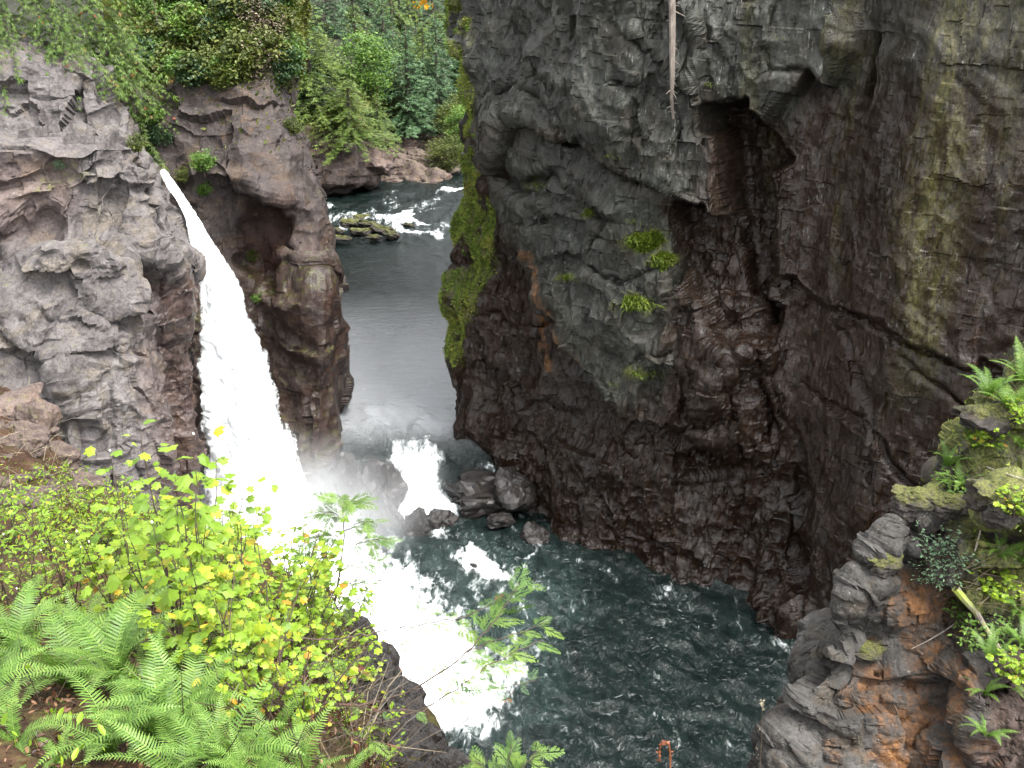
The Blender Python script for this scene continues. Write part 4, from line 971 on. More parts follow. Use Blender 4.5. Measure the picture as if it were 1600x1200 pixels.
for (u, v, kind, s, lab) in [(318,262,'green',.75,'bright fern like shrub growing out of the promontory above the hollow'),(318,300,'green',.55,'smaller yellow green shrub just below the bright one on the promontory'),(288,280,'olive',.5,'little olive shrub beside the notch of the waterfall'),
                             (395,405,'olive',.4,'tiny green tuft in the dark hollow of the promontory'),(402,470,'green',.35,'tiny green sprig low on the promontory face'),(456,205,'olive',.55,'pale sprig on the right shoulder of the promontory'),(215,232,'olive',.5,'grey green bush at top of the notch'),(255,222,'dark',.8,'dark green shrub in the cleft beside the notch'),(240,190,'green',.8,'green shrub low in the cleft right of the cliff block'),(95,262,'teal',.35,'pale bluish cushion plant on the left cliff ledge')]:
    if kind == 'teal' and 'teal' not in SH: SH['teal'] = [proto(broad_meshes(1.2, .8, 33, 'teal', 34, 46, .1, .05), ('stems', 'foliage'))]
    h = hit(u, v)
    plant(SH[kind][0], 'shrub', lab, 'shrub', tuple(h[0] - np.array((0, 0, .25 * s))), rnd.uniform(0, 6), s, gs2)

# ------------------------------------------------------------ moss and small plants on the cliffs
def scatter_tufts(name, pt, weight, n, size, mat, label, cat, seed, hang=.2):
    global rg
    rg = np.random.default_rng(seed)
    p = pt['G'].reshape(-1, 3); nn = pt['N'].reshape(-1, 3)
    w_ = np.clip(weight, 0, None); w_ = w_ / w_.sum()
    i = rg.choice(len(p), n, p=w_)
    q = p[i] + rg.normal(0, .06, (n, 3)) * size
    up = nn[i] * .9 + np.array((0, 0, .5)) + rg.normal(0, .45, (n, 3))
    fw = norm(up + np.array((0, 0, -hang)))
    ac = Acc(); ac.inst(QUAD_V * np.array((1, .75, 1)), QUAD_F, frames(fw, rdir(n)) * (size * rg.uniform(.5, 1.4, n))[:, None, None], q, np.clip(fbm(q * .7, 3, seed) * .35 + .5 + rg.normal(0, .15, n), 0, 1))
    o = obj(name, ac.data(name, M[mat])); return tag(o, label, cat, None, 'stuff')
U, V = pW['U'], pW['V']
scatter_tufts('moss', pW, (ridge > .45) * ridge, 60000, .15, 'mossy', 'thick yellow green moss hanging down left edge of the great wall', 'moss', 41)
k2 = sstep(.5, .8, streak) * (V > 250) * (U < 1120) 
scatter_tufts('wall_greenery', pW, k2 + 1e-9, 5200, .2, 'grass', 'small bright green plants along ledges of the great wall', 'greenery', 42)
scatter_tufts('moss', pR, (moss > .4) * moss, 26000, .06, 'mossy', 'green moss carpeting top of the near outcrop', 'moss', 43)
topB = np.clip(pB['N'].reshape(-1, 3)[:, 2], 0, 1)
scatter_tufts('ground_cover', pB, sstep(150, 70, pB['V']) + .12 * topB * sstep(260, 150, pB['V']), 26000, .26, 'olive', 'low leafy cover over the slope above the promontory', 'ground cover', 44)
scatter_tufts('ground_cover', pC, sstep(235, 190, pC['V']), 6000, .3, 'olive', 'low greenery on top of the dark upstream outcrop', 'ground cover', 45)
# ------------------------------------------------------------ foreground: ferns
def frond_meshes(L, seed, npair=30, arch=1.0, width=.13):
    """an arching sword fern frond growing along +x; stalk mesh and blade mesh"""
    r = np.random.default_rng(seed)
    t = np.linspace(0, 1, npair + 4)
    a = R(68) - arch * R(95) * t ** 1.25
    ds = L / (len(t) - 1)
    x = np.concatenate(([0], np.cumsum(np.cos(a[:-1]) * ds))); z = np.concatenate(([0], np.cumsum(np.sin(a[:-1]) * ds)))
    y = .03 * L * np.sin(t * 3 + r.uniform(0, 6))
    pts = np.stack((x, y, z), 1)
    ac = Acc(); tube(ac, pts, np.linspace(.004, .0012, len(t)), 4, .9)
    tg = norm(np.gradient(pts, axis=0)); side0 = np.array((0, 1., 0)); tw = r.uniform(-.35, .35)
    for i in range(3, len(t) - 1):
        f = t[i]
        w_ = width * (math.sin(PI * min(1, (f - .02) ** .62)) * .95 + .06) * r.uniform(.9, 1.08)
        if f > .93: w_ *= .7
        n_ = norm(np.cross(tg[i], side0))
        for sg in (-1, 1):
            s = norm(side0 * sg * math.cos(tw) + n_ * (.18 + sg * math.sin(tw)))
            d = norm(s + tg[i] * r.uniform(.28, .45)); up = norm(np.cross(tg[i], d) * sg)
            if up[2] < 0: up = -up
            h = norm(np.cross(up, d)); b = .0055 * L / .7 * (1 - .5 * f) + .0022
            o = pts[i]
            q = [o + h * b, o - h * b, o + d * w_ * .5 + h * b * .9 - up * w_ * .03, o + d * w_ * .5 - h * b * .9 - up * w_ * .03, o + d * w_ - up * w_ * r.uniform(.1, .28), o + d * w_ * .5 + up * .004]
            ac.add(np.array(q), [np.array([(0, 1, 3, 2)]), np.array([(2, 3, 4)])], float(np.clip(.45 + .4 * (f - .4) + r.normal(0, .16), 0, 1)))
    return ac.data('frond', M['fern'])
FRONDS = [frond_meshes(.8, 3 + k, 30 + 2 * (k % 3), .55 + .13 * k, .10 + .012 * (k % 3)) for k in range(6)]
def fern(u, v, n, size, label, group, lean=None, loc=None, az=None, spread=1.0):
    p = loc if loc is not None else on(u, v)[0]
    r = empty('sword_fern', tuple(p - np.array((0, 0, .02))))
    tag(r, label, 'fern', group)
    a0 = rnd.uniform(0, 6.28)
    for k in range(n):
        o = obj('frond', FRONDS[rnd.randrange(6)], r)
        a = a0 + 2 * PI * k / n + rnd.uniform(-.3, .3) if az is None else az + (k / max(1, n - 1) - .5) * 2.6 * spread + rnd.uniform(-.2, .2)
        o.rotation_euler = (rnd.uniform(-.2, .2), rnd.uniform(-.25, .25), a)
        s = size * rnd.uniform(.75, 1.15); o.scale = (s, s, s)
    return r
gf = 'sword ferns at the lower left'
for (u, v, n, s, lab) in [(20,1035,11,.9,'big fern clump at left edge, fronds leaning up to the right'),(110,1075,11,.95,'fern clump behind the brown leaf litter at left'),(185,1070,11,.9,'pale green fern under the left shrubs'),
                        (-40,1120,10,.95,'fern cut by the left edge beside bare soil'),(95,1195,5,.45,'small fern growing in the brown litter at bottom left'),(170,1180,8,.75,'upright narrow fern right of the bare soil'),
                        (245,1160,11,.75,'large fern in the middle of the fern bed'),(290,1135,9,.7,'fern whose fronds point at the dark stems'),(235,1095,9,.72,'fern behind the large one, in the middle of the bed'),
                        (345,1205,10,.72,'bright fern at bottom edge left of centre'),(395,1226,8,.6,'fern at bottom edge under the dark tangle'),(465,1232,8,.56,'fern at bottom edge beside the cedar twigs'),
                        (528,1236,7,.5,'rightmost bright fern of the fern bed at the bottom edge'),(430,1170,6,.5,'yellowing fern leaning left in the shade of the tangle'),(25,1160,5,.5,'short fern at edge of the litter patch'),(290,1230,9,.72,'fern at bottom edge below the large one'),(20,1000,9,.8,'fern at left edge below the leafy slope'),(140,1020,9,.75,'fern at upper end of the fern bed'),(200,1020,7,.65,'shaded fern at foot of the tall leafy stems')]:
    fern(u, v, n, s, lab, gf)

# ------------------------------------------------------------ foreground: leafy shrubs
def leafy(h, spread, nst, seed, lsz=.075, leaf='lime', palm=True, yellow=.1, nleaf=16, lean=(0, 0), bare=.35, twigs=True, thick=.0085, tbase=.42):
    global rg
    rg = np.random.default_rng(seed)
    wood, lv, be = Acc(), Acc(), Acc()
    FW, UP, PT, SZ, TT = [], [], [], [], []
    for s in range(nst):
        az = rg.uniform(0, 2 * PI); out = spread * rg.uniform(.15, 1.0); hh = h * rg.uniform(.6, 1.05) if s else h
        if s == 0: out *= .3
        t = np.linspace(0, 1, 12)
        b0 = rg.normal(0, .06, 2)
        px = b0[0] + math.cos(az) * out * t ** 1.4 + lean[0] * t + np.cumsum(rg.normal(0, .006, 12)) * h
        py = b0[1] + math.sin(az) * out * t ** 1.4 + lean[1] * t + np.cumsum(rg.normal(0, .006, 12)) * h
        pts = np.stack((px, py, hh * t), 1)
        tube(wood, pts, np.linspace(thick, .0018, 12) * (.7 + .5 * rg.random()), 5)
        a2 = rg.uniform(0, 2 * PI)
        nl = int(nleaf * .74 * hh / h * rg.uniform(.8, 1.2))
        for k in range(nl):
            f = bare + (1 - bare) * (k + rg.random()) / nl
            i = f * 11; j = min(int(i), 10); p = pts[j] + (pts[j + 1] - pts[j]) * (i - j)
            a2 = rg.uniform(0, 2 * PI) if k % 2 else a2 + PI * .9
            dl = np.array((math.cos(a2), math.sin(a2), rg.uniform(.1, .6)))
            pl = (lsz * rg.uniform(.5, 1.1)) if not twigs else rg.uniform(.06, .28) * (1.15 - f)
            e = p + dl * pl
            tube(wood, [p, (p + e) / 2 + (0, 0, .01), e], [.0018, .0014, .001], 3)
            cnt = 1 if not twigs else rg.integers(2, 6)
            for c in range(cnt):
                q = p + (e - p) * (1 - c * .22) if cnt > 1 else e
                fw = dl + rg.normal(0, .55 if cnt > 1 else .25, 3); fw[2] = rg.normal(-.12, .25)
                FW.append(fw); UP.append((rg.normal(0, .38), rg.normal(-.18, .38), 1)); PT.append(q)
                SZ.append(lsz * .9 * rg.uniform(.45, 1.25)); TT.append(rg.uniform(.84, 1.0) if rg.random() < yellow * .7 else np.clip(rg.normal(tbase, .17), 0, .8))
        if rg.random() < .4:
            be.add(oct_v * .008 + pts[-1] + (0, 0, .02), oct_f, .5)
    a = [np.array(q) for q in (FW, UP, PT, SZ, TT)]
    TV, TF = (PALM_V, PALM_F) if palm else (LEAF_V, LEAF_F)
    lv.inst(TV, TF, frames(a[0], a[1]) * a[3][:, None, None], a[2], a[4])
    return wood, lv, be
M['berry'] = plain('white_berries', (.8, .8, .76), .5)
def shrub(u, v, label, group, name='leafy_shrub', cat='shrub', mat='lime', woodmat='twig', berries=False, loc=None, **kw):
    p = loc if loc is not None else on(u, v)[0]
    w_, l_, b_ = leafy(**kw)
    r = empty(name, tuple(p - np.array((0, 0, .05)))); tag(r, label, cat, group)
    obj('stems', w_.data('stems', M[woodmat]), r); obj('foliage', l_.data('foliage', M[mat]), r)
    if berries and b_.n: obj('berries', b_.data('berries', M['berry'], True), r)
    return r
def htop(u, v, vt):
    """height in metres that reaches picture row vt from the ground seen at (u, v)"""
    p = on(u, v)[0]; return P(u, vt, p[1])[2] - p[2]
gsf = 'leafy shrubs of the near slope'
for k, (u, v, vt, kw, lab) in enumerate([
    (295,1035,662,dict(spread=.42,nst=5,lsz=.135,palm=True,yellow=.05,nleaf=28,bare=.35,twigs=False,lean=(.12,0)),'tallest shrub with large lobed leaves standing against the waterfall'),
    (262,1010,690,dict(spread=.30,nst=4,lsz=.12,palm=True,yellow=.04,nleaf=24,bare=.35,twigs=False,lean=(-.05,0)),'tall dark stemmed shrub left of the tallest one'),
    (215,1000,700,dict(spread=.4,nst=4,lsz=.09,palm=True,yellow=.05,nleaf=24,bare=.35,twigs=False,lean=(-.08,0)),'lobed leaf shrub in front of the grey cliff foot'),
    (330,1040,745,dict(spread=.5,nst=6,lsz=.095,palm=True,yellow=.22,nleaf=15,bare=.3),'yellow flecked shrub right of the tall dark stems'),
    (395,1035,800,dict(spread=.5,nst=8,lsz=.07,palm=True,yellow=.22,nleaf=16,bare=.25),'bushy small leaved shrub with many yellow leaves, centre of the bank'),
    (450,1015,800,dict(spread=.5,nst=8,lsz=.065,palm=True,yellow=.18,nleaf=16,bare=.25),'small leaved shrub at right end of the leafy bank'),
    (490,985,812,dict(spread=.4,nst=6,lsz=.045,palm=False,yellow=.08,nleaf=16,bare=.25),'airy twiggy shrub over the foam at right end of the bank'),
    (360,1090,905,dict(spread=.45,nst=6,lsz=.09,palm=True,yellow=.14,nleaf=13,bare=.25),'low lobed leaf shrub in front of the dark tangle'),
    (430,1090,930,dict(spread=.42,nst=6,lsz=.07,palm=True,yellow=.25,nleaf=13,bare=.25),'low yellow speckled shrub beside the dark rock edge'),
    (180,985,800,dict(spread=.5,nst=6,lsz=.09,palm=True,yellow=.08,nleaf=14,bare=.2),'mid green lobed shrub above the fern bed'),
    (245,960,790,dict(spread=.55,nst=7,lsz=.085,palm=True,yellow=.10,nleaf=15,bare=.2),'dense light green shrub behind the dark stems'),
    (120,960,800,dict(spread=.55,nst=7,lsz=.06,palm=False,yellow=.06,nleaf=16,bare=.15),'fine leaved light green shrub left of the lobed ones'),
    (60,950,790,dict(spread=.6,nst=7,lsz=.06,palm=False,yellow=.05,nleaf=16,bare=.15),'fine leaved shrub above the ferns at left'),
    (5,940,780,dict(spread=.6,nst=7,lsz=.06,palm=False,yellow=.05,nleaf=16,bare=.15),'fine leaved shrub at left edge above the ferns'),
    (150,890,740,dict(spread=.8,nst=8,lsz=.075,palm=False,yellow=.05,nleaf=16,bare=.15),'pale green bush on the slope under the grey cliff'),
    (80,870,760,dict(spread=.8,nst=8,lsz=.075,palm=False,yellow=.04,nleaf=16,bare=.15),'pale green bush below the stones at left'),
    (20,850,745,dict(spread=.8,nst=8,lsz=.075,palm=False,yellow=.04,nleaf=16,bare=.15),'pale green bush at left edge below the stones'),
    (215,880,735,dict(spread=.7,nst=8,lsz=.085,palm=True,yellow=.06,nleaf=15,bare=.15),'leafy bush in front of the crack in the cliff foot'),
    (300,900,770,dict(spread=.6,nst=8,lsz=.085,palm=True,yellow=.1,nleaf=15,bare=.15),'leafy bush before the bottom of the waterfall'),
    (360,930,790,dict(spread=.5,nst=7,lsz=.07,palm=True,yellow=.15,nleaf=15,bare=.15),'yellow green bush before the spray cloud'),
    (110,1000,890,dict(spread=.45,nst=6,lsz=.06,palm=False,yellow=.04,nleaf=14,bare=.1),'low fine leaved shrub tucked behind the ferns'),
    (310,1000,880,dict(spread=.45,nst=6,lsz=.085,palm=True,yellow=.15,nleaf=14,bare=.1),'low lobed shrub around foot of the tall stems'),
    (520,1000,830,dict(spread=.45,nst=8,lsz=.055,palm=True,yellow=.15,nleaf=16,bare=.2),'small leaved shrub hanging over the bank edge beside the upright cedar'),
    (465,960,815,dict(spread=.5,nst=8,lsz=.05,palm=False,yellow=.06,nleaf=16,bare=.2),'thin twiggy green shrub before the white foam'),
    (345,1000,720,dict(spread=.45,nst=5,lsz=.11,palm=True,yellow=.08,nleaf=24,bare=.35,twigs=False,lean=(.1,0)),'large leaved shrub leaning right in front of the falling water'),
    (395,985,775,dict(spread=.5,nst=6,lsz=.08,palm=True,yellow=.12,nleaf=16,bare=.25),'lobed shrub between the leaning one and the twiggy one'),
    (500,1075,985,dict(spread=.4,nst=7,lsz=.06,palm=True,yellow=.2,nleaf=12,bare=.1),'low yellow speckled plant on brink of the dark rock'),
    (540,1060,985,dict(spread=.35,nst=6,lsz=.055,palm=True,yellow=.1,nleaf=12,bare=.1),'small leafy plant overhanging the dark rock edge'),
    (415,1050,850,dict(spread=.5,nst=9,lsz=.08,palm=True,yellow=.25,nleaf=16,bare=.2),'spreading yellow spotted shrub above the dark tangle'),
    (480,1040,880,dict(spread=.5,nst=9,lsz=.07,palm=True,yellow=.15,nleaf=16,bare=.15),'rounded light green shrub near the brink'),
    (345,1065,860,dict(spread=.45,nst=8,lsz=.09,palm=True,yellow=.18,nleaf=15,bare=.2),'leafy shrub between the tall stems and the spotted shrub'),
    (525,1040,930,dict(spread=.4,nst=8,lsz=.06,palm=False,yellow=.05,nleaf=15,bare=.1),'fine green shrub leaning out over the brink'),
    (300,1075,960,dict(spread=.4,nst=6,lsz=.085,palm=True,yellow=.1,nleaf=12,bare=.15),'shaded lobed shrub in front of the tall stems'),
    (560,1150,1060,dict(spread=.35,nst=7,lsz=.05,palm=False,yellow=.08,nleaf=13,bare=.1),'fine leaved plant among dark rocks of the brink'),
    (470,1130,1010,dict(spread=.4,nst=8,lsz=.055,palm=True,yellow=.15,nleaf=12,bare=.1),'low shaded shrub amid the dark tangle'),
    (400,1120,985,dict(spread=.4,nst=7,lsz=.06,palm=True,yellow=.12,nleaf=12,bare=.1),'shaded lobed shrub left of the dark tangle'),
    (590,1200,1120,dict(spread=.3,nst=6,lsz=.05,palm=False,yellow=.1,nleaf=12,bare=.1),'small green plant on the brink at the bottom edge'),
    (260,1060,985,dict(spread=.3,nst=4,lsz=.085,palm=True,yellow=.05,nleaf=9,bare=.2),'little lobed seedling in front of the dark stems')]):
    shrub(u, v, lab, gsf, seed=100 + k, h=htop(u, v, vt), berries=k in (0, 1, 2, 11, 12, 17), tbase=.36 if k in (11,12,13,14,15,16,20) else .46, **kw)

# low cover, dead stems and litter on the slope
rg = np.random.default_rng(77)
U, V = pG['U'], pG['V']; gy = pG['base'].reshape(-1, 3)[:, 1]
def scatter(pt, weight, n, seed):
    global rg
    rg = np.random.default_rng(seed)
    p = pt['G'].reshape(-1, 3); nn = pt['N'].reshape(-1, 3); w_ = np.clip(weight, 0, None); i = rg.choice(len(p), n, p=w_ / w_.sum())
    return p[i] + rg.normal(0, .03, (n, 3)), nn[i]
inview = (U > -150) & (U < 640) & (V < 1260) & (gy > 3.3)
wgt = inview * (sstep(9, 12, gy) * (V > 745) + .12 * (V > 745)) * gy * (pG['N'].reshape(-1, 3)[:, 2] > .3)
q, nn = scatter(pG, wgt, 15000, 5)
q[:, 2] += np.abs(rg.normal(0, .16, len(q)))
ac = Acc(); up = nn + rg.normal(0, .5, q.shape); fw = rdir(len(q))
ac.inst(LEAF_V, LEAF_F, frames(fw, up) * (.055 * rg.uniform(.5, 1.4, len(q)))[:, None, None], q, np.clip(rg.normal(.4, .2, len(q)), 0, .92))
tag(obj('ground_cover', ac.data('ground_cover', M['lime'])), 'low light green leaves covering the slope between the shrubs', 'ground cover', None, 'stuff')
ac = Acc()
q, nn = scatter(pG, inview * (.12 + 1.6 * sstep(230, 330, U) * sstep(930, 1000, V)) * gy * (V > 640), 2600, 6)
for p in q:
    L = rg.uniform(.25, .8); d = norm(np.array((rg.normal(0, .7), rg.normal(0, .5), rg.uniform(.3, 1.2))))
    m = p + d * L * .5 + rg.normal(0, .04, 3)
    tube(ac, [p, m, p + d * L + (0, 0, -.1 * L)], [.004, .003, .0012], 3, rg.uniform(0, .9) ** 2.5)
tag(obj('dead_stems', ac.data('dead_stems', M['dry'])), 'tangle of thin dry stems and dead grass under the shrubs', 'dead stems', None, 'stuff')
ac = Acc(); q, nn = scatter(pG, inview * (gy < 8) * 1.0, 5000, 8)
ac.inst(LEAF_V, LEAF_F, frames(rdir(len(q)), nn + rg.normal(0, .35, q.shape)) * (.05 * rg.uniform(.4, 1.3, len(q)))[:, None, None], q + nn * .015, rg.uniform(0, 1, len(q)))
M['litter'] = leaf_mat('fallen_leaves', [(0, (.03, .014, .008)), (.5, (.1, .045, .025)), (1, (.24, .12, .06))], .1)
tag(obj('leaf_litter', ac.data('leaf_litter', M['litter'])), 'brown fallen leaves lying on the soil among the ferns', 'leaf litter', None, 'stuff')
q, nn = scatter(pG, inview * (V < 800) * (U < 260) * (gy > 10), 900, 9)
ac = Acc()
for p in q:
    L = rg.uniform(.15, .5); d = norm(np.array((rg.normal(0, .8), rg.normal(-.3, .5), rg.uniform(.1, .9))))
    tube(ac, [p, p + d * L * .6, p + d * L + (0, 0, -.12 * L)], [.005, .004, .002], 3, rg.uniform(.3, 1))
tag(obj('dry_grass', ac.data('dry_grass', M['dry'])), 'straw coloured dry grass between the stones at left', 'dry grass', None, 'stuff')

# ------------------------------------------------------------ cedar saplings with feathery sprays
def cedar_spray(seed):
    """flat twice-branched spray along +x, unit length: narrow drooping blades"""
    r = np.random.default_rng(seed)
    fw, pt, sz = [], [], []
    for i, f in enumerate(np.linspace(.06, .97, 12)):
        for sg in (-1, 1):
            if r.random() < .1: continue
            L = (.44 * (1 - f) ** .75 + .09) * r.uniform(.8, 1.15); a = sg * R(44) * r.uniform(.75, 1.2)
            d = np.array((math.cos(a), math.sin(a), -.15)); o = np.array((f, 0, -.18 * f * f))
            fw.append(d); pt.append(o); sz.append(L)
            for g_ in (.22, .42, .62, .82):
                for s2 in (-1, 1):
                    b = a + s2 * R(36) * r.uniform(.8, 1.2)
                    fw.append((math.cos(b), math.sin(b), -.3 + r.normal(0, .1))); pt.append(o + d * L * g_); sz.append(L * .36 * (1.15 - g_))
    fw.append((1, 0, -.2)); pt.append(np.zeros(3)); sz.append(1.02)
    fw, pt, sz = np.array(fw, float), np.array(pt), np.array(sz)
    T4 = np.array([(0, .0, 0), (.45, 1, .0), (1, 0, -.08), (.45, -1, .0)])
    Mx = frames(fw, np.tile((0, 0, 1.), (len(fw), 1)))
    wdt = np.clip(.010 + .022 * sz, 0, .016)
    loc_ = np.tile(T4, (len(fw), 1, 1)); loc_[:, :, 0] *= sz[:, None]; loc_[:, :, 2] *= sz[:, None]; loc_[:, :, 1] *= wdt[:, None]
    V_ = (np.einsum('nij,nkj->nki', Mx, loc_) + pt[:, None]).reshape(-1, 3)
    F_4 = (np.array([(0, 3, 2, 1)])[None] + (np.arange(len(fw)) * 4)[:, None, None]).reshape(-1, 4)
    return V_, [F_4]
SPRAYS = [cedar_spray(k) for k in range(4)]
def branch(parent, pts, r0, sprays, seed, size=.2, leaf='cedar', red=.0, start=.35, droop=.25, name='branch'):
    """one branch as a part, its foliage as a sub-part; pts are world points"""
    global rg
    rg = np.random.default_rng(seed)
    org = np.array(parent.location)
    pts = np.array(pts) - org
    t = np.linspace(0, 1, len(pts)); tt = np.linspace(0, 1, 4 * len(pts))
    fine = np.stack([np.interp(tt, t, pts[:, k]) for k in range(3)], 1)
    for _ in range(3): fine[1:-1] = fine[1:-1] * .5 + (fine[2:] + fine[:-2]) * .25
    fine[1:-1] += rg.normal(0, .006, (len(fine) - 2, 3))
    wood, lv, rd = Acc(), Acc(), Acc()
    tube(wood, fine, np.linspace(r0, .0022, len(fine)), 5)
    d = norm(np.gradient(fine, axis=0))
    for k in range(sprays):
        f = start + (1 - start) * (k + .5 * rg.random()) / sprays
        i = min(int(f * (len(fine) - 1)), len(fine) - 2); p = fine[i]
        sg = 1 if k % 2 else -1
        side = norm(np.cross(d[i], (0, 0, 1.)))
        fw = d[i] * rg.uniform(.4, 1.0) + side * sg * rg.uniform(.3, .9) + np.array((0, 0, rg.normal(-droop, .2)))
        s = size * rg.uniform(.6, 1.2); Vt, Ft = SPRAYS[rg.integers(4)]
        fr = frames(fw[None], (np.array((0, 0, 1.)) + rg.normal(0, .3, 3))[None])
        if rg.random() < red: rd.inst(Vt * np.array((1, .7, 1)), Ft, fr * s * .7, p[None], np.array([rg.random()]))
        else: lv.inst(Vt, Ft, fr * s, p[None], np.array([np.clip(rg.normal(.62, .2), 0, 1)]))
    b = obj(name, wood.data(name, M['twig']), parent)
    if lv.n: obj('foliage', lv.data('foliage', M[leaf]), b)
    if rd.n: obj('withered_foliage', rd.data('withered_foliage', M['rustleaf']), b)
    return b
M['cedar_new'] = leaf_mat('young_cedar', [(0, (.06, .13, .025)), (.5, (.12, .23, .04)), (1, (.22, .34, .06))], .35)
def PL(*a): return [P(u, v, Y) for u, v, Y in a]
root = on(440, 1175)[0]
sp = empty('cedar_sapling', tuple(root)); tag(sp, 'leaning cedar sapling whose long branches reach over the white foam', 'sapling', 'cedar saplings')
ac = Acc(); tk = [np.zeros(3), P(436, 1110, 5.7) - root, P(432, 1060, 5.75) - root, P(440, 1000, 5.9) - root, P(455, 940, 6.1) - root]
tube(ac, tk, [.016, .013, .011, .007, .003], 6); obj('trunk', ac.data('trunk', M['twig']), sp)
branch(sp, PL((432,1062,5.75),(500,1098,5.6),(560,1104,5.6),(625,1086,5.65),(680,1058,5.7),(730,1020,5.8),(765,980,5.9),(790,945,6.0),(812,910,6.05)), .010, 13, 1, .24, 'cedar_new', 0, .5)
branch(sp, PL((440,1000,5.9),(520,1000,5.95),(560,994,6.0),(620,982,6.05),(680,975,6.1),(732,962,6.15),(780,940,6.2),(835,905,6.25)), .007, 12, 2, .22, 'cedar_new', .05, .55)
branch(sp, PL((436,1110,5.7),(540,1140,5.3),(640,1120,5.3),(700,1088,5.35),(740,1058,5.4),(790,1022,5.5),(850,1000,5.6)), .006, 12, 3, .19, 'cedar_new', .12, .5)
branch(sp, PL((730,1020,5.8),(770,1000,5.85),(820,985,5.9),(855,972,5.95)), .004, 8, 4, .17, 'cedar_new', 0, .2)
branch(sp, PL((640,1075,5.66),(700,1076,5.7),(760,1078,5.7),(810,1070,5.7),(838,1062,5.7)), .003, 7, 5, .14, 'darkgreen', .45, .3)
branch(sp, PL((660,1082,5.6),(730,1098,5.6),(790,1096,5.6),(800,1085,5.6)), .0025, 5, 6, .07, 'cedar_new', .95, .6)
branch(sp, PL((625,1086,5.65),(640,1030,5.8),(655,985,5.9),(668,940,6.0)), .004, 8, 7, .13, 'cedar_new', .12, .2)
branch(sp, PL((432,1062,5.75),(480,1040,5.9),(520,1030,6.1),(575,1035,6.2)), .005, 9, 8, .22, 'cedar_new', .05, .3)
branch(sp, PL((440,1110,5.6),(500,1130,5.3),(560,1150,5.1),(610,1165,5.0)), .006, 9, 9, .2, 'cedar_new', .2, .3)
branch(sp, PL((436,1120,5.6),(420,1090,5.5),(400,1060,5.4),(390,1030,5.4)), .005, 7, 10, .2, 'cedar_new', .0, .2)
branch(sp, PL((440,1120,5.6),(520,1100,5.3),(600,1108,5.2),(665,1112,5.2)), .003, 6, 11, .1, 'cedar_new', .75, .4)
root = on(515, 1010)[0]
sp = empty('cedar_sapling', tuple(root)); tag(sp, 'upright feathery cedar sapling at the bank edge before the spray cloud', 'sapling', 'cedar saplings')
ac = Acc(); Y0 = root[1]
tops = [P(520, 960, Y0), P(530, 900, Y0), P(538, 840, Y0), P(535, 790, Y0)]
tube(ac, [np.zeros(3)] + [t - root for t in tops], [.012, .01, .008, .005, .002], 6); obj('trunk', ac.data('trunk', M['twig']), sp)
for k, (a, b) in enumerate([((535,800),(560,782)),((537,815),(500,800)),((538,830),(585,815)),((538,845),(490,838)),((536,860),(612,842)),((534,875),(480,868)),((533,890),(600,880)),((531,905),(478,905)),((529,920),(598,908)),((527,935),(490,945)),((524,950),(580,940)),((536,795),(528,775))]):
    m = ((a[0] + b[0]) / 2, (a[1] + b[1]) / 2 - 8)
    branch(sp, PL((a[0], a[1], Y0), (m[0], m[1], Y0 - .05), (b[0], b[1], Y0 - .1)), .004, 7, 30 + k, .21, 'cedar_new', 0, .15)
root = on(800, 1420)[0]
sp = empty('cedar_sapling', tuple(root)); tag(sp, 'cedar sprig poking up at bottom edge over dark water', 'sapling', 'cedar saplings')
ac = Acc(); tube(ac, [np.zeros(3), P(790, 1280, 4.6) - root, P(785, 1205, 4.8) - root], [.008, .005, .003], 5); obj('trunk', ac.data('trunk', M['twig']), sp)
for k, (u, v) in enumerate([(845,1172),(740,1190),(800,1165),(825,1195)]):
    branch(sp, PL((788, 1240, 4.7), ((788 + u) / 2, (1215 + v) / 2, 4.75), (u, v, 4.8)), .003, 7, 50 + k, .15, 'cedar_new', 0, .3)

# bent orange frond and a dry stalk at the bottom edge
root = on(1040, 1415)[0]
r = empty('withered_fern', tuple(root)); tag(r, 'curled rusty fern tip at bottom edge before the dark water', 'fern')
ac = Acc(); cur = [P(u, v, 4.5) - root for u, v in [(1040,1300),(1046,1215),(1048,1185),(1046,1166),(1040,1158),(1033,1162),(1030,1175),(1031,1190)]]
tube(ac, [np.zeros(3)] + cur, np.linspace(.005, .003, 9), 5, .9)
rg = np.random.default_rng(8)
for k in range(1, len(cur) - 1):
    for j in range(9):
        f = rg.random(); p = cur[k] * (1 - f) + cur[k + 1] * f
        ac.inst(LEAF_V, LEAF_F, frames(rg.normal(0, 1, (1, 3)), rg.normal(0, 1, (1, 3))) * (.02 if k > 1 else .01), p[None], rg.random(1))
obj('frond', ac.data('frond', M['rustleaf']), r)
root = on(1185, 1405)[0]
ac = Acc(); tube(ac, [np.zeros(3), P(1184, 1250, 4.8) - root, P(1190, 1160, 4.85) - root, P(1191, 1102, 4.9) - root], [.003, .002, .0015, .001], 4, .5)
for k in range(14):
    ac.inst(LEAF_V, LEAF_F, frames(rdir(1), rdir(1)) * .018, (P(1191, 1100 + rg.uniform(-6, 12), 4.9) - root + rg.normal(0, .004, 3))[None], np.array([.95]))
for k in range(14):
    f = rg.random(); ac.inst(LEAF_V, LEAF_F, frames(rdir(1), rdir(1)) * .012, (P(1185 + rg.uniform(-4, 8), 1125 + f * 75, 4.87) - root)[None], np.array([.6]))
o = obj('dry_stalk', ac.data('dry_stalk', M['dry'])); o.location = root; tag(o, 'thin dry flower stalk with pale tuft at bottom edge over dark water', 'flower stalk')
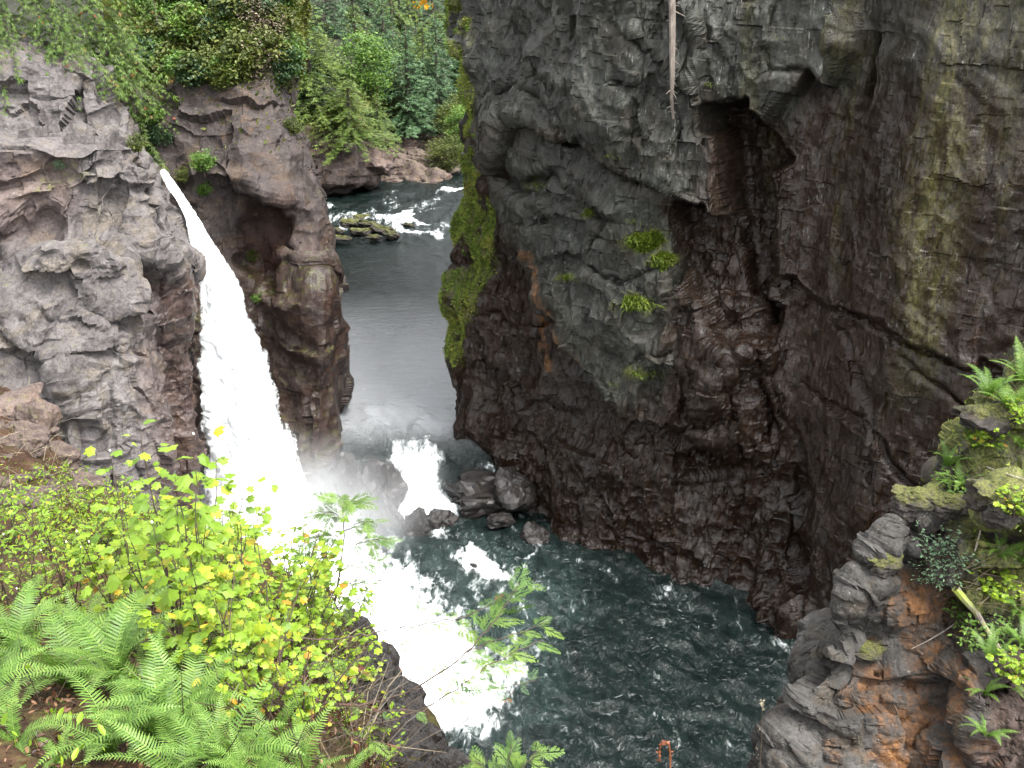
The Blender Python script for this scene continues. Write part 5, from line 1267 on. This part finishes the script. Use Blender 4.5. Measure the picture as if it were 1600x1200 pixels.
# orange maple leaves hanging in at the very top
b0 = P(690, -60, 50); r = empty('maple_branch', tuple(b0)); tag(r, 'orange yellow maple leaves hanging in at top edge above the forest', 'branch')
ac = Acc(); tube(ac, [np.zeros(3), P(680, -25, 50) - b0, P(664, 2, 50) - b0], [.05, .03, .01], 5); obj('twig', ac.data('twig', M['bark']), r)
ac = Acc(); q = np.array([P(rg.normal(664, 9), rg.uniform(-12, 11), 50 + rg.normal(0, .3)) - b0 for _ in range(26)])
ac.inst(PALM_V, PALM_F, frames(rdir(26), rdir(26)) * .24, q, rg.random(26)); obj('foliage', ac.data('foliage', M['orange']), r)

# ------------------------------------------------------------ the dead trunk hanging down the wall
pts = []
for u, v in [(1056,-60),(1054,-5),(1052,40),(1051,80),(1049,120),(1047,155),(1045,184)]:
    p, n_ = on(u, v); pts.append(p + n_ * .3)
pts = np.array(pts); pts[1:-1] = pts[1:-1] * .34 + (pts[2:] + pts[:-2]) * .33
r = empty('dead_tree', tuple(pts[-1])); tag(r, 'slender bare dead trunk hanging upright against the great wall', 'dead tree')
ac = Acc(); tube(ac, pts - pts[-1], [.15, .145, .135, .12, .1, .075, .05], 8); obj('trunk', ac.data('trunk', M['driftbark']), r)
rg = np.random.default_rng(12)
for k in range(16):
    f = rg.random(); p = pts[0] * (1 - f) + pts[-1] * f; i = min(int(f * 6), 5); p = pts[i] * (1 - (f * 6 - i)) + pts[i + 1] * (f * 6 - i)
    d = norm(np.array((rg.choice((-1, 1)) * rg.uniform(.4, 1), -rg.uniform(0, .6), rg.uniform(-.5, .3)))); L = rg.uniform(.12, .32) if k else .9
    ac = Acc(); tube(ac, [p - pts[-1], p - pts[-1] + d * L * .5, p - pts[-1] + d * L + (0, 0, -.06)], [.03, .018, .008], 4); obj('branch_stub', ac.data('branch_stub', M['driftbark']), r)

# tufts on the wall
gt = 'grass tufts on the wall'
def tuft(u, v, size, n, label, group, mat='grass', seed=1, name='grass_tuft', cat='grass tuft'):
    global rg
    rg = np.random.default_rng(seed)
    p, n_ = on(u, v)
    ac = Acc(); az = rg.uniform(0, 2 * PI, n); o = np.stack((rg.normal(0, .42, n), rg.normal(0, .3, n), rg.normal(0, .14, n)), 1) * size
    BL = np.array([(0,.03,0),(0,-.03,0),(.45,.03,.12),(.45,-.03,.12),(.8,.02,.02),(.8,-.02,.02),(1,0,-.2)]); BF = [np.array([(0,1,3,2),(2,3,5,4)]), np.array([(4,5,6)])]
    fw = np.stack((np.cos(az) + n_[0] * .8, np.sin(az) + n_[1] * .8, rg.uniform(-.7, .8, n)), 1)
    ac.inst(BL, BF, frames(fw, np.tile((0, 0, 1.), (n, 1))) * (size * .7 * rg.uniform(.35, 1.1, n))[:, None, None], o, np.clip(rg.normal(.45, .25, n), 0, 1))
    t = obj(name, ac.data(name, M[mat])); t.location = p - n_ * .04; return tag(t, label, cat, group)
for k, (u, v, s, n, lab) in enumerate([(1000,470,.85,260,'largest bright grass tuft in the middle of the great wall'),(1035,402,.6,130,'grass tuft below the dark cavity, upper of two'),(990,372,.55,110,'grass tuft on the slanting ledge left of the dark cavity'),(925,332,.45,70,'small leafy tuft on the ledge under the slanting overhang'),
                         (1000,585,.5,90,'grass tuft low on the grey green face'),(1018,580,.45,70,'small tuft beside the low one on the grey green face'),(955,243,.4,50,'little green tuft under the upper overhang'),(898,435,.4,50,'tiny bright tuft on a ledge at left of the grey green face'),(845,290,.5,90,'green tuft near the mossy ridge under the overhang line'),(880,432,.35,40,'tiny tuft left of the tiny bright one'),
                         (1220,60,.3,30,'tiny sprig high on the wall above the cavity'),(1110,132,.35,40,'small sprig at top left corner of the cavity'),(960,600,.35,40,'tiny sprig at bottom corner of the grey green face'),(985,345,.4,60,'small tuft above the slanting ledge')]):
    tuft(u, v, s, n, lab, gt, seed=60 + k)

# ------------------------------------------------------------ plants, sticks on the near outcrop
gr_ = 'small ferns on the mossy outcrop'
def toward(a): return a
for (u, v, n, s, lab) in [(1575,640,9,.6,'bright fern at top right corner of the outcrop'),(1595,700,9,.55,'fern at right edge below the topmost one'),(1540,620,8,.5,'fern spilling over upper edge of the outcrop'),(1498,760,9,.5,'ferns above the squared grey rock'),(1600,600,8,.6,'fern at right edge, highest of all'),
                          (1560,870,8,.42,'yellow green fern under the flat grey slab'),(1595,880,7,.42,'fern at right edge under the flat grey slab'),(1545,1030,8,.4,'fern left of the mossy stick lower end'),(1535,1085,7,.38,'fern just under the mossy stick'),(1570,1075,7,.4,'fern at tip of the mossy stick'),(1540,1150,7,.36,'lone little fern hanging in the dark hollow'),(1590,960,8,.42,'fern at right edge beside the brush pile'),(1480,730,7,.42,'fern on the ledge edge left of the upright rock'),(1600,1010,8,.42,'fern at right edge below the brush pile'),(1520,700,7,.4,'fern beside the upright grey rock')]:
    fern(u, v, n + 1, s * 1.55, lab, gr_)
def near_cam(u, v, d):
    p = on(u, v)[0]; c = np.array((0, 0, CAMZ)); return p + norm(c - p) * d
def bush(u, v, label, kw, **k2): return shrub(u, v, label, 'bushes on the mossy outcrop', name='bush', cat='bush', loc=near_cam(u, v, .22), **kw, **k2)
bush(1458, 912, 'blue green small leaved bush on the outcrop corner', dict(h=.95, spread=.55, nst=30, seed=201, lsz=.055, palm=False, yellow=.0, nleaf=20, bare=.08, tbase=.5), mat='teal')
for k, (u, v, lab) in enumerate([(1540,690,'low leafy plant between split rock and ferns'),(1495,770,'low leafy plant behind the squared rock'),(1590,800,'leafy sprigs under the big rounded rock'),(1500,970,'low yellow green plant at foot of the blue green bush'),(1560,930,'green plant behind the mossy stick'),(1520,1010,'small leafy plant beside the pale twig'),(1600,660,'leafy clump at right edge of the outcrop'),(1560,1000,'small plant right of the mossy stick'),(1590,1060,'leafy plant in the dark corner at right edge')]):
    bush(u, v, lab, dict(h=.42, spread=.42, nst=14, seed=210 + k, lsz=.075, palm=k % 2 == 0, yellow=.06, nleaf=9, bare=.05, tbase=.5), mat='broad' if k % 2 else 'lime')
def stick(name, label, cat, pts, r0, r1, mat, off=.08, group=None, moss=0, n=7, sub=()):
    q = np.array([on(u, v)[0] + on(u, v)[1] * off for u, v in pts]); q[1:-1] = q[1:-1] * .4 + (q[2:] + q[:-2]) * .3
    t = np.linspace(0, 1, len(q)); tt = np.linspace(0, 1, 4 * len(q)); f = np.stack([np.interp(tt, t, q[:, k]) for k in range(3)], 1)
    for _ in range(3): f[1:-1] = f[1:-1] * .5 + (f[2:] + f[:-2]) * .25
    ac = Acc(); tube(ac, f, np.linspace(r0, r1, len(f)) * (1 + .05 * np.sin(np.arange(len(f)) * 2.3)), n, .6)
    me = ac.data(name, M[mat]); at = me.attributes.new('moss', 'FLOAT', 'POINT'); at.data.foreach_set('value', (np.linspace(1, 0, len(me.vertices)) * moss).astype(np.float32))
    o = obj(name, me); return tag(o, label, cat, group)
stick('mossy_branch', 'thick broken branch, mossy at its upper end, leaning down the outcrop', 'branch', [(1506,912),(1514,945),(1524,972),(1541,1005),(1555,1038),(1574,1070)],   .06, .02, 'mossbark', .3, None, 1.0)
stick('dead_twig', 'pale forked twig lying across the orange stained rock', 'twig', [(1504,970),(1475,985),(1445,1003),(1425,1012)], .014, .006, 'pale', .05, 'dead twigs on the outcrop')
stick('dead_twig', 'brown upright stick beside the blue green bush', 'twig', [(1541,795),(1533,830),(1520,862)], .018, .01, 'pale', .08, 'dead twigs on the outcrop')
stick('dead_twig', 'thin twig arching over the big rounded rock', 'twig', [(1538,725),(1552,740),(1575,748),(1598,755)], .012, .006, 'pale', .1, 'dead twigs on the outcrop')
gd = 'brushwood on the outcrop'
rnd2 = random.Random(4)
for k in range(26):
    u, v = rnd2.uniform(1500, 1590), rnd2.uniform(880, 950); a = rnd2.uniform(-.7, .5); L = rnd2.uniform(25, 70)
    stick('brush_twig', 'thin dead twig in the brushwood behind the mossy stick', 'twig', [(u, v), (u + L * .5 * math.cos(a), v + L * .5 * math.sin(a) - 5), (u + L * math.cos(a), v + L * math.sin(a))], .007, .003, 'dry', rnd2.uniform(.05, .16), gd, n=4)
q, nn = scatter(pR, (moss > .3) * 1.0 * (pR['U'] > 1380), 4200, 15)
ac = Acc(); ac.inst(LEAF_V, LEAF_F, frames(rdir(len(q)), nn + rg.normal(0, .5, q.shape)) * (.04 * rg.uniform(.4, 1.3, len(q)))[:, None, None], q + nn * rg.uniform(0, .1, (len(q), 1)), np.clip(rg.normal(.45, .25, len(q)), 0, 1))
tag(obj('ground_cover', ac.data('ground_cover', M['broad'])), 'tiny green leaves carpeting ledges of the near outcrop', 'ground cover', None, 'stuff')
